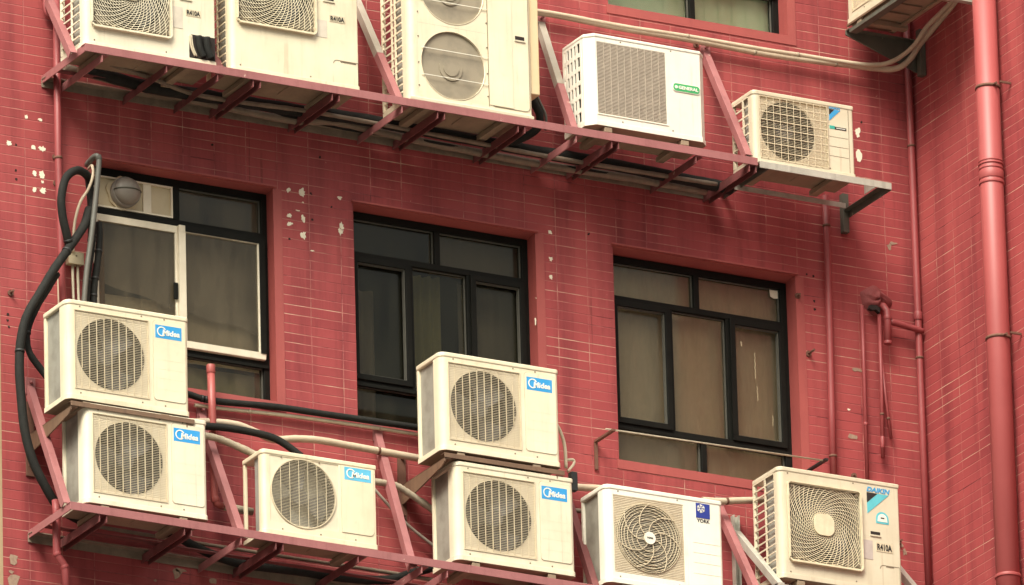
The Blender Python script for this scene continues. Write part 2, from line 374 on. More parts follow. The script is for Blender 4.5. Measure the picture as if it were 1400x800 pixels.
# ------------------------------------------------------------------ air conditioners (local: x right, y into the wall, z up; front face y=0)
def arc(cx, cy, r, a0, a1, n=6):
    return [(cx+r*math.cos(R(a0+(a1-a0)*i/n)), cy+r*math.sin(R(a0+(a1-a0)*i/n))) for i in range(n+1)]
def shell(p, W, H, D, rl, rr, ls, hole, body='cream', chamfer=False, lid=.028, pan=.03, screws=(.084, .468, .61), open_back=True, coil=(.03, .14), coilmat='coil'):
    n = 1 if chamfer else 6
    L = [(0, ls)]+arc(rl, rl, rl, 180, 270, n); Rr = arc(W-rr, rr, rr, 270, 360, n)+[(W, D)]
    z0, z1 = pan, H-lid
    mb = MB(); sm = not chamfer
    mb.grid([[(x, y, z0) for x, y in L], [(x, y, z1) for x, y in L]], 0, sm)
    mb.grid([[(x, y, z0) for x, y in Rr], [(x, y, z1) for x, y in Rr]], 0, sm)
    x0, x1 = L[-1][0], Rr[0][0]; hx0, hz0, hx1, hz1 = hole
    for a, b, c, d in ((x0, z0, hx0, z1), (hx1, z0, x1, z1), (hx0, z0, hx1, hz0), (hx0, hz1, hx1, z1)):
        mb.face([(a, 0, b), (c, 0, b), (c, 0, d), (a, 0, d)])
    for a, b, c, d in ((hx0, hz0, hx1, hz0), (hx1, hz0, hx1, hz1), (hx1, hz1, hx0, hz1), (hx0, hz1, hx0, hz0)):
        mb.face([(a, 0, b), (c, 0, d), (c, .02, d), (a, .02, b)])
    for sx in screws:
        for sz in (z1-.008, pan+.012): mb.disc((sx, .001, sz), .0045, n=8, mat=1, h=.003)
    c = mb.build('casing', [body, 'seam'], p)
    # top cover, a lid with its own rim
    e = .004; out = [(-e, D)]+[(x-e, y-e) for x, y in arc(rl, rl, rl, 180, 270, n)]+[(x+e, y-e) for x, y in arc(W-rr, rr, rr, 270, 360, n)]+[(W+e, D)]
    t = MB(); t.prism(out, (0, 0, z1), (0, 0, H), (1, 0, 0), (0, 1, 0)); t.build('top_cover', body, p, bevel=.006)
    b = MB(); b.prism([(x, y) for x, y in out], (0, 0, 0), (0, 0, pan), (1, 0, 0), (0, 1, 0))
    for k in (.15, .5, .8): b.box((W*k, D*.3, -.004), (W*k+.03, D*.75, 0))
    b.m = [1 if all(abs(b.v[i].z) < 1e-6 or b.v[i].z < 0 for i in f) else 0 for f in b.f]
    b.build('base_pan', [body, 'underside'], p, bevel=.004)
    for k in (.16, .80):
        f = MB(); f.box((W*k-.025, .0, -.035), (W*k+.025, D+.02, -.0045)); f.build('foot', 'underside', p, bevel=.003)
    k = MB(); k.box((.014, ls+coil[0]-.03, pan), (.03, coil[1], z1)); k.box((.03, coil[1]-.02, pan), (W-.2, coil[1], z1)); k.build('coil', coilmat, p)
    q = MB(); q.box((0, D-.022, pan), (.018, D, z1)); q.build('corner_post', body, p, bevel=.003)
    q = MB(); q.box((W-.24, D-.012, pan), (W-.003, D-.002, z1)); q.build('back_panel', body, p)
    return c
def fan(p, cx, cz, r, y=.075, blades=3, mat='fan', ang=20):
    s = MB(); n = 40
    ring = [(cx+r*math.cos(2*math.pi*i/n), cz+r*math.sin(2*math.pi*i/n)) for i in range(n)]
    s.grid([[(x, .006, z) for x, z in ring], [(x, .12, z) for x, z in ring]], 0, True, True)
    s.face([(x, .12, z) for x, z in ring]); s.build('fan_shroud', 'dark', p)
    f = MB(); f.disc((cx, y+.01, cz), r*.24, n=20, h=.04)
    for b in range(blades):
        a0 = R(ang+360/blades*b); rows = []
        for i in range(7):
            rr = r*(.2+.74*i/6); row = []
            for j in range(7):
                t = j/6; a = a0+(t*.95+.18*i/6)*1.25
                row.append((cx+rr*math.cos(a), y-.02+.05*t, cz+rr*math.sin(a)))
            rows.append(row)
        f.grid(rows)
    f.build('fan', mat, p)
def holed_plate(mb, x0, z0, x1, z1, cx, cz, r, y, mat=0, n=64):
    inner = []; outer = []
    for i in range(n):
        a = 2*math.pi*i/n; c, s_ = math.cos(a), math.sin(a)
        t = min(((x1-cx)/c if c > 1e-9 else (x0-cx)/c if c < -1e-9 else 1e9), ((z1-cz)/s_ if s_ > 1e-9 else (z0-cz)/s_ if s_ < -1e-9 else 1e9))
        inner.append((cx+r*c, y, cz+r*s_)); outer.append([cx+t*c, y, cz+t*s_])
    for X, Z in ((x0, z0), (x1, z0), (x1, z1), (x0, z1)):
        j = min(range(n), key=lambda i: (outer[i][0]-X)**2+(outer[i][2]-Z)**2); outer[j] = [X, y, Z]
    mb.grid([outer, inner], mat, False, True)
    mb.grid([inner, [(x, y+.02, z) for x, _, z in inner]], mat, True, True)
def circ(cx, cz, r, n=56, y=0): return [(cx+r*math.cos(2*math.pi*i/n), y, cz+r*math.sin(2*math.pi*i/n)) for i in range(n+1)]
def badge(p, x0, z0, x1, z1, mat='blue'):
    b = MB(); plate(b, [(x0, z0), (x1, z0), (x1, z1), (x0, z1)], -.0022, .002); bo = b.build('badge', mat, p)
    w, h = x1-x0, z1-z0; l = MB()
    text(l, 'Midea', x0+w*.27, z0+h*.24, x0+w*.93, z0+h*.68, -.0042, shear=.12, offset=.03)
    cx, cz = x0+w*.24, z0+h*.52; ro = h*.33
    pts = [(cx+ro*math.cos(R(a)), -.0042, cz+ro*math.sin(R(a))) for a in range(25, 316, 10)]
    l.ribbon(pts, h*.085, .0015); l.build('lettering', 'paper', bo)
def service(p, x0, z0, x1, z1, lines, body='cream', r=.018, corners=(1, 1, 1, 1)):
    s = MB(); plate(s, rrect(x0-.002, z0-.002, x1+.002, z1+.002, r, 5, corners), .0005, .0012, 1); plate(s, rrect(x0, z0, x1, z1, r, 5, corners), -.0006, .003, 0)
    for z in lines: s.box((x0+.008, -.0036, z), (x1-.008, -.0040, z+.003), 0)
    s.build('service_panel', [body, 'softseam'], p)
def slatted(p, x0, z0, x1, z1, cx, cz, r, rows, cols, only_circle=False):
    g = MB(); holed_plate(g, x0, z0, x1, z1, cx, cz, r, .0035, 1)
    for i in range(rows):
        z = z0+(z1-z0)*(i+.5)/rows; a, b = x0+.004, x1-.004
        if only_circle:
            q = r*r-(z-cz)**2
            if q <= 0: continue
            a, b = cx-math.sqrt(q), cx+math.sqrt(q)
        q = r*r-(z-cz)**2
        if only_circle or q <= 0: g.box((a, -.002, z-.0010), (b, -.0004, z+.0010)); continue
        q = math.sqrt(q); g.box((cx-q, -.0018, z-.0010), (cx+q, -.0002, z+.0010))
        g.box((a, .0015, z-.0012), (cx-q, .0035, z+.0012)); g.box((cx+q, .0015, z-.0012), (b, .0035, z+.0012))
    lo, hi = (cx-r, cx+r) if only_circle else (x0, x1)
    for i in range(1, cols):
        x = lo+(hi-lo)*i/cols; a, b = z0+.004, z1-.004
        h = math.sqrt(max(0, r*r-(x-cx)**2))
        if not only_circle: g.box((x-.0014, .0008, a), (x+.0014, .0034, b))
        if h: g.box((x-.0014, -.0045, cz-h), (x+.0014, -.0023, cz+h))
    if only_circle: g.ribbon(circ(cx, cz, r+.003, y=.002), .006, .006, 0)
    else:
        for a, b in (((x0, -.004, z0-.001), (x1, .006, z0+.004)), ((x0, -.004, z1-.004), (x1, .006, z1+.001)), ((x0-.001, -.004, z0+.004), (x0+.004, .006, z1-.004)), ((x1-.004, -.004, z0+.004), (x1+.001, .006, z1-.004))): g.box(a, b)
    g.build('fan_grille', ['wire', 'platec'], p)
def valve(p, W, D):
    v = MB(); v.box((W+.004, .12, .03), (W+.034, D-.03, .15)); v.build('valve_cover', 'cream', p, bevel=.008)

GRP = 'air conditioner units on the facade'
def wide_unit(label, loc):
    W, H, D = .76, .59, .285
    p = thing('air_conditioner', label, 'air conditioner', loc, 0, GRP)
    gx0, gx1, gz0, gz1 = .048, .511, H-.523, H-.057
    shell(p, W, H, D, .04, .022, .085, (gx0, gz0, gx1, gz1), coil=(.0, .262), coilmat='coilv')
    cx, cz, r = .275, H-.292, .210
    fan(p, cx, cz, r); slatted(p, gx0, gz0, gx1, gz1, cx, cz, r, 46, 10)
    service(p, .540, H-.518, .738, H-.048, [H-z for z in (.278, .333, .388, .453)])
    badge(p, .552, H-.150, .716, H-.072)
    valve(p, W, D); return p
def small_unit(label, loc):
    W, H, D = .715, .504, .24
    p = thing('air_conditioner', label, 'air conditioner', loc, 0, GRP)
    shell(p, W, H, D, .028, .008, .05, (.044, .075, .478, H-.032), screws=(.12, .36, .58), coil=(.03, .12))
    cx, cz, r = .255, H-.236, .2
    fan(p, cx, cz, r, ang=65); slatted(p, .044, .075, .478, H-.032, cx, cz, r, 45, 7, True)
    service(p, .496, .077, .698, H-.03, [], corners=(0, 1, 0, 0), r=.03)
    badge(p, .515, H-.112, .684, H-.036, 'bluefade'); return p
def spiral_grille(p, x0, z0, x1, z1, cx, cz, hub):
    g = MB(); w = (x1-x0)
    def inside(x, z): return x0+.004 <= x <= x1-.004 and z0+.004 <= z <= z1-.004
    def add(pts, wd, d, y):
        run = []
        for q in pts+[None]:
            if q is not None and inside(q[0], q[2]): run.append((q[0], y, q[2]))
            else:
                if len(run) > 1: g.ribbon(run, wd, d)
                run = []
    for i in range(22):
        rr = hub*.5+.012+(w*.69-hub*.5)*i/21
        add(circ(cx, cz, rr, 72), .0034, .002, -.0045)
    for k in range(36):
        a0 = 2*math.pi*k/36; pts = []
        for i in range(26):
            rr = hub*.5+(w*.7-hub*.5)*i/25; a = a0-1.5*math.log(rr/(hub*.5))*.62
            pts.append((cx+rr*math.cos(a), 0, cz+rr*math.sin(a)))
        add(pts, .0034, .002, -.007)
    o = rrect(x0-.004, z0-.004, x1+.004, z1+.004, .02); 
    g.ribbon([(x, -.006, z) for x, z in o+[o[0], o[1]]], .009, .014)
    g.box((x0+.01, -.024, z0-.012), (x1-.01, .0, z0-.004))
    plate(g, rrect(cx-hub/2, cz-hub/2, cx+hub/2, cz+hub/2, hub*.34), -.009, .008)
    for sx in (x0+.022, x1-.022):
        for sz in (z0+.022, z1-.022): g.disc((sx, -.012, sz), .008, n=10, mat=1, h=.003)
    g.build('fan_grille', ['wirelight', 'seam'], p)
def lattice(p, D, ls, z0, z1, rows, ys, body, t=.005):
    g = MB()
    for y in ys: g.box((-.006, y-t, z0), (.003, y+t, z1))
    for i in range(rows+1):
        z = z0+(z1-z0)*i/rows; g.box((-.004, ls, z-t*.8), (.002, D-.01, z+t*.8))
    g.build('coil_guard', body, p)
def r410(p, x0, z0, x1, z1):
    b = MB(); plate(b, rrect(x0, z0, x1, z1, .004), -.0006, .0016); o = b.build('refrigerant_label', 'wire', p)
    l = MB(); w, h = x1-x0, z1-z0; text(l, 'R410A', x0+w*.06, z0+h*.14, x1-w*.06, z1-h*.14, -.0024, offset=.03); l.build('lettering', 'ink', o)
def slot(p, x0, z0, x1, z1):
    b = MB(); b.box((x0, -.0012, z0), (x1, .001, z1), 1); b.box((x0-.004, -.006, z0-.01), (x1+.004, 0, z0-.0012), 0); b.build('handle_slot', ['putty', 'hole'], p)
def notice(p, x0, z0, x1, z1, mat):
    b = MB(); plate(b, [(x0, z0), (x1, z0), (x1, z1), (x0, z1)], -.0006, .0012); b.build('notice_sticker', mat, p)
def spiral_unit(label, loc, W, H, D, gx0, gz0, gs, body, logo=False, open_hatch=False):
    p = thing('air_conditioner', label, 'air conditioner', loc, 0, GRP)
    gx1, gz1 = gx0+gs, gz0+gs
    shell(p, W, H, D, .035, .01, .06, (gx0, gz0, gx1, gz1), body, screws=(.06, W*.62), coil=(.03, .17))
    cx, cz = (gx0+gx1)/2-.008, (gz0+gz1)/2+.004
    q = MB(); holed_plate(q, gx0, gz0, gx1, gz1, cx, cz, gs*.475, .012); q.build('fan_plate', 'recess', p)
    for a in (cx,): 
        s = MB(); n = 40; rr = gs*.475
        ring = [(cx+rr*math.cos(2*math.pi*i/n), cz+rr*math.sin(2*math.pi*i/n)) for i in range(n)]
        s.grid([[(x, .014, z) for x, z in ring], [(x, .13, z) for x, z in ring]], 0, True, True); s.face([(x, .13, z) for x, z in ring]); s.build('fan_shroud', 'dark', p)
    f = MB()
    for b in range(3):
        rows = []
        for i in range(6):
            r_ = gs*.46*(.2+.78*i/5); rows.append([(cx+r_*math.cos(R(120*b+30)+t*.17+.1*i), .05+.008*t, cz+r_*math.sin(R(120*b+30)+t*.17+.1*i)) for t in range(8)])
        f.grid(rows)
    f.build('fan', 'fan', p)
    spiral_grille(p, gx0, gz0, gx1, gz1, cx, cz, .13)
    lattice(p, D, .06, .03, H-.03, int(H/.05), (.155, D-.012), body)
    x = gx1+.053
    if logo:
        l = MB(); o = [(0, .078), (.072, .078), (0, .141)]; l.prism([(x+a, H-b) for a, b in o], (0, -.0006, 0), (0, -.002, 0), (1, 0, 0), (0, 0, 1), 1)
        o = [(.0735, .078), (.146, .078), (0, .207), (0, .1425)]; l.prism([(x+a, H-b) for a, b in o], (0, -.0006, 0), (0, -.002, 0), (1, 0, 0), (0, 0, 1), 0)
        lo = l.build('emblem', ['cyan', 'ink'], p)
        t = MB(); text(t, 'DAIKIN', x, H-.072, x+.155, H-.043, -.0006, shear=.25, offset=.035); t.build('lettering', 'cyandeep', lo)
        e = MB(); c0, e0 = x+.098, H-.258
        pts = [(c0-.042, e0), (c0+.042, e0)]+[(c0+.042*math.cos(R(a)), e0+.03+.042*math.sin(R(a))) for a in range(0, 181, 15)]
        e.prism(pts, (0, -.0006, 0), (0, -.0016, 0), (1, 0, 0), (0, 0, 1), 1)
        pts = [(c0-.033, e0+.012), (c0+.033, e0+.012)]+[(c0+.03*math.cos(R(a)), e0+.03+.03*math.sin(R(a))) for a in range(0, 181, 15)]
        e.prism(pts, (0, -.0018, 0), (0, -.0026, 0), (1, 0, 0), (0, 0, 1), 0); e.box((c0-.012, -.0034, e0+.03), (c0+.012, -.0027, e0+.038), 2)
        e.build('energy_label', ['paper', 'cyan', 'ink'], p)
        slot(p, x+.017, H-.332, x+.08, H-.312); r410(p, x+.05, H-.43, x+.16, H-.375); notice(p, gx1+.01, H-.485, gx1+.08, H-.37, 'lilac')
        s = MB(); o = rrect(gx1+.125, .036, W-.012, .165, .022, 5, (0, 0, 0, 1)); s.ribbon([(a, -.0004, b) for a, b in o[1:]], .002, .0015, 1); s.box((gx1+.165, -.002, .157), (gx1+.215, .0005, .163), 1); s.build('access_hatch', [body, 'seam'], p)
    return p
def small_grid_unit(label, loc):
    W, H, D = .668, .452, .25; p = thing('air_conditioner', label, 'air conditioner', loc, 0, GRP)
    gx0, gx1, gz0, gz1 = .04, .488, .036, H-.034; B = 'putty'
    shell(p, W, H, D, .028, .014, .06, (gx0, gz0, gx1, gz1), B, screws=(.2, .5), coil=(.03, .15), pan=.028)
    cx, cz, r = .232, H-.222, .182
    q = MB(); holed_plate(q, gx0, gz0, gx1, gz1, cx, cz, r, .012); q.build('fan_plate', 'platec', p)
    s = MB(); ring = [(a, b) for a, _, b in circ(cx, cz, r, 40)][:-1]
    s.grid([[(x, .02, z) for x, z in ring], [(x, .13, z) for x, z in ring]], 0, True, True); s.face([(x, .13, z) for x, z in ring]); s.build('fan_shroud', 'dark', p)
    f = MB(); f.disc((cx, .06, cz), .05, n=20, h=.02)
    for b in range(5): f.box((cx-.055+.025*b, .055, cz-.06), (cx-.047+.025*b, .06, cz+.06))
    f.build('fan', 'fan', p)
    g = MB()
    for i in range(40):
        z = gz0+(gz1-gz0)*(i+.5)/40; g.box((gx0, -.002, z-.0009), (gx1+.01, .0, z+.0009))
    for i in range(9):
        z = gz0+(gz1-gz0)*i/8; g.box((gx0-.002, -.007, z-.0021), (gx1+.002, -.0042, z+.0021))
    for i in range(11):
        x = gx0+(gx1-gx0)*i/10; g.box((x-.0015, -.0095, gz0), (x+.0015, -.0072, gz1))
    g.build('fan_grille', 'wire', p)
    lattice(p, D, .06, .03, H-.03, 7, (.115, D-.012), B, .006)
    l = MB(); x, z = .506, H-.042
    l.prism([(x, z), (x+.034, z), (x, z-.036)], (0, -.0006, 0), (0, -.002, 0), (1, 0, 0), (0, 0, 1), 1); l.prism([(x+.036, z), (x+.075, z), (x, z-.072), (x, z-.038)], (0, -.0006, 0), (0, -.002, 0), (1, 0, 0), (0, 0, 1), 0)
    lo = l.build('emblem', ['cyandeep', 'ink'], p); t = MB(); text(t, 'DAIKIN', x, z+.003, x+.075, z+.016, -.0006, shear=.25, offset=.03); t.build('lettering', 'cyandeep', lo)
    l = MB(); l.box((.506, -.0016, H-.163), (.54, 0, H-.143), 1); l.box((.541, -.0016, H-.163), (.618, 0, H-.147), 0); l.box((.55, -.0026, H-.157), (.61, -.0018, H-.153), 2); l.build('model_label', ['ink', 'greensq', 'paper'], p)
    s = MB()
    for z in (.12, .18, .24): s.box((.5, -.0012, z), (.628, .0005, z+.0016))
    s.box((.632, -.0012, .03), (.6345, .0005, H-.03)); s.build('panel_seam', 'seam', p)
    return p
def ring_unit(label, loc):
    W, H, D = .76, .59, .285; p = thing('air_conditioner', label, 'air conditioner', loc, 0, GRP); B = 'white'
    gx0, gx1, gz0, gz1 = .049, .506, H-.523, H-.058
    shell(p, W, H, D, .04, .022, .085, (gx0, gz0, gx1, gz1), B, coil=(.0, .262), coilmat='coilv')
    cx, cz, r = .276, H-.295, .208
    fan(p, cx, cz, r, ang=50)
    g = MB(); holed_plate(g, gx0, gz0, gx1, gz1, cx, cz, r, .003, 1)
    for i in range(46):
        z = gz0+(gz1-gz0)*(i+.5)/46; q = r*r-(z-cz)**2
        if q > 0: g.box((cx-math.sqrt(q), -.001, z-.0013), (cx+math.sqrt(q), .0012, z+.0013), 1)
        g.box((gx0+.004, -.0002, z-.0008), (gx1-.004, .0028, z+.0008), 1)
    for rr in (.08, .112, .14, .162, .180, .195, .205): g.ribbon(circ(cx, cz, rr, 64, -.002), .0032, .004)
    for k in range(7):
        pts = []
        for i in range(15):
            rr = .03+(.206-.03)*i/14; a = R(360/7*k+95)-1.0*(i/14)**1.2
            pts.append((cx+rr*math.cos(a), -.006, cz+rr*math.sin(a)))
        g.ribbon(pts, .0042, .004)
    g.disc((cx, -.004, cz), .036, n=28, h=.009); g.build('fan_grille', ['wire', 'platec'], p)
    g = MB(); g.disc((cx, -.0135, cz), .037, n=28, h=.0006); g.build('grille_hub', 'white', p)
    t = MB(); text(t, 'YORK', cx-.022, cz-.005, cx+.022, cz+.006, -.0145, offset=.02); t.build('lettering', 'ink', p)
    b = MB(); plate(b, [(.588, H-.122), (.678, H-.122), (.678, H-.034), (.588, H-.034)], -.0006, .002); bo = b.build('badge', 'navy', p)
    l = MB(); fx, fz, q = .620, H-.066, .026
    for k in range(6):
        a = R(60*k+30); c, s_ = math.cos(a), math.sin(a)
        l.ribbon([(fx+.006*c, -.0028, fz+.006*s_), (fx+q*c, -.0028, fz+q*s_)], .006, .001)
        for sg in (-1, 1):
            a2 = a+sg*.75; l.ribbon([(fx+.014*c, -.0040, fz+.014*s_), (fx+.014*c+.012*math.cos(a2), -.0040, fz+.014*s_+.012*math.sin(a2))], .004, .001)
    l.build('snowflake', 'paper', bo)
    t = MB(); text(t, 'YORK', .592, H-.149, .676, H-.128, -.0006, offset=.02); t.build('lettering', 'ink', bo)
    s = MB()
    for z in (.15, .215, .275, .335): s.box((.565, -.0012, H-.59+z-.02), (.74, .0005, H-.59+z-.0185))
    s.build('panel_seam', 'platec', p); return p
def louvre_unit(label, loc):
    W, H, D = .785, .565, .29; p = thing('air_conditioner', label, 'air conditioner', loc, 0, GRP); B = 'white'
    gx0, gx1, gz0, gz1 = .062, .512, H-.492, H-.047
    shell(p, W, H, D, .05, .045, .07, (gx0, gz0, gx1, gz1), B, chamfer=True, screws=(.22, .55), lid=.022, coil=(.035, .27), coilmat='dark')
    b = MB(); b.box((gx0, .016, gz0), (gx1, .03, gz1)); b.build('fan_shroud', 'louverdark', p)
    g = MB(); n = 52
    for i in range(n):
        z = gz0+(gz1-gz0)*(i+.5)/n; g.box((gx0+.001, .001, z-.0024), (gx1-.001, .008, z+.0024))
    for i in range(1, 10):
        x = gx0+(gx1-gx0)*i/10; g.box((x-.0016, -.002, gz0), (x+.0016, .001, gz1))
    g.build('fan_grille', 'louver', p)
    e = MB(); e.box((gx0-.006, -.004, gz0-.006), (gx1+.01, 0, gz0)); e.build('grille_sill', B, p)
    s = MB(); z0, z1 = .03, H-.025
    for y in (.078, .128, .168, .208, .248, .282): s.box((-.002, y-.009, z0), (.006, y+.009, z1))
    for i in range(7):
        z = z0+(z1-z0)*i/6; s.box((-.0015, .07, z-.013), (.0055, D, z+.013))
    s.build('coil_guard', B, p)
    l = MB(); plate(l, rrect(.555, H-.275, .735, H-.222, .02), -.0006, .004, 1); plate(l, rrect(.559, H-.271, .731, H-.226, .018), -.0048, .001, 0); bo = l.build('badge', ['green', 'white'], p)
    t = MB(); text(t, 'GENERAL', .592, H-.259, .722, H-.238, -.006, offset=.04); t.disc((.577, -.006, H-.2485), .010, n=14, h=.0015); t.build('lettering', 'paper', bo)
    return p
def tall_unit(label, loc):
    W, H, D = .79, 1.0, .33; p = thing('air_conditioner', label, 'air conditioner', loc, 0, GRP); B = 'cream'
    gx0, gx1, gz0, gz1 = .056, .508, .042, .958
    shell(p, W, H, D, .04, .012, .085, (gx0, gz0, gx1, gz1), B, screws=(), coil=(.03, .19), pan=.026)
    g = MB()
    holed_plate(g, gx0, gz0, gx1, .485, .284, .252, .207, .002); holed_plate(g, gx0, .486, gx1, gz1, .284, .714, .207, .002)
    for cz in (.252, .714):
        for dz in (-.082, .082): g.ribbon([(gx0+.02, -.004, cz+dz), (gx1, -.004, cz+dz)], .0035, .003, 1)
        g.ribbon(circ(.284, cz, .208, y=.001), .003, .002, 0)
    for sx in (gx0+.004, gx1-.004):
        for sz in (.1, .24, .4, .55, .7, .85): g.disc((sx, .001, sz), .004, n=8, mat=2, h=.003)
    g.build('fan_grille', [B, 'white', 'seam'], p)
    for cz in (.252, .714):
        m = MB(); m.disc((.284, .014, cz), .207, n=48); m.build('fan_mesh', 'mesh', p)
        q = MB(); q.disc((.272, .012, cz-.015), .075, n=28, h=.004); q.disc((.272, .007, cz-.015), .05, n=28, h=.004); q.build('motor_cover', 'mesh', p)
    s = MB(); s.box((gx1+.006, -.0035, .05), (gx1+.16, 0, H-.05), 0); s.ribbon([(gx1+.002, -.001, .04), (gx1+.002, -.001, H-.04)], .003, .002, 1)
    o = rrect(gx1+.015, .045, W-.014, H-.05, .03); s.ribbon([(a, -.0012, b) for a, b in o[:14]], .0022, .002, 1); s.build('service_panel', [B, 'seam'], p)
    slot(p, .69, .478, .75, .502)
    e = MB(); e.box((-.004, -.012, .0), (W+.006, -.0042, .02)); e.build('drip_edge', 'putty', p, bevel=.003)
    d = MB(); d.box((W+.006, .02, .17), (W+.066, .26, H+.1)); d.build('pipe_cover', 'creamy', p, bevel=.006)
    lattice(p, D, .085, .03, H-.03, 20, (.16, .2, D-.012), B, .006)
    return p
# ------------------------------------------------------------------ setting
g = MB(); g.face([(-600, -600, 0), (600, -600, 0), (600, 600, 0), (-600, 600, 0)]); tag(g.build('ground', 'asphalt'), kind='structure')
XC = at(1255, 400).x                       # inner corner of facade and return wall
XL = at(2.5, 640).x
bld = thing('tiled_building', 'red tiled building facade with dark windows', 'building', (0, 0, 0))
# openings: (front rect in the wall plane, frame rect at the back of the reveal)
RV = .10
def opening(l, r, t, b, rf, tf):
    X0, X1 = at(*l).x, at(*r).x; Z1, Zb = at(*t).z, at(*b).z
    return (X0, Zb, X1, Z1), (X0, Zb, at(*rf, RV).x, at(*tf, RV).z)
W1 = opening((128, 380), (375.5, 400), (250, 237.5), (360, 546.5), (368, 400), (250, 247))
W2 = opening((485.5, 420), (734, 430), (600, 297.5), (520, 574), (724, 430), (600, 308))
W3 = opening((842, 490), (1091, 500), (960, 356.5), (965, 647), (1078.5, 500), (955, 368))
w4a = opening((831, 0), (1076, 30), (950, -290), (945, 26), (1065, 30), (950, -275))
OPEN = [W1, W2, W3, w4a]
ZB, ZT = 6.0, Z0+4.2
xs = sorted({XL, XC}|{o[0][0] for o in OPEN}|{o[0][2] for o in OPEN}); zs = sorted({ZB, ZT}|{o[0][1] for o in OPEN}|{o[0][3] for o in OPEN})
wl = MB()
for i in range(len(xs)-1):
    for j in range(len(zs)-1):
        cx, cz = (xs[i]+xs[i+1])/2, (zs[j]+zs[j+1])/2
        if any(o[0][0] < cx < o[0][2] and o[0][1] < cz < o[0][3] for o in OPEN): continue
        wl.face([(xs[i], 0, zs[j]), (xs[i+1], 0, zs[j]), (xs[i+1], 0, zs[j+1]), (xs[i], 0, zs[j+1])])
wl.build('wall', 'tile', bld, uv=lambda c: (c.x, c.z))
wl = MB(); wl.face([(XC, 0, ZB), (XC, -2.6, ZB), (XC, -2.6, ZT), (XC, 0, ZT)]); wl.build('wall', 'tile', bld, uv=lambda c: (-c.y+.07, c.z+.02))
wl = MB(); wl.box((XL-.14, -.002, ZB), (XL, .12, ZT)); wl.build('corner_strip', 'cornertile', bld)
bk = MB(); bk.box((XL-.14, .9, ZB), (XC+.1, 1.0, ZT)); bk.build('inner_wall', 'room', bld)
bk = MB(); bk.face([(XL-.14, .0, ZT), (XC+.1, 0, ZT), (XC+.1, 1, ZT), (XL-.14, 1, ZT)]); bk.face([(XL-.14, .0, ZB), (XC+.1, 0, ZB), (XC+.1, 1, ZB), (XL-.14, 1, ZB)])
bk.face([(XL-.14, .12, ZB), (XL-.14, 1, ZB), (XL-.14, 1, ZT), (XL-.14, .12, ZT)]); bk.face([(XC+.1, 0, ZB), (XC+.1, 1, ZB), (XC+.1, 1, ZT), (XC+.1, 0, ZT)]); bk.build('floor_slab', 'room', bld)

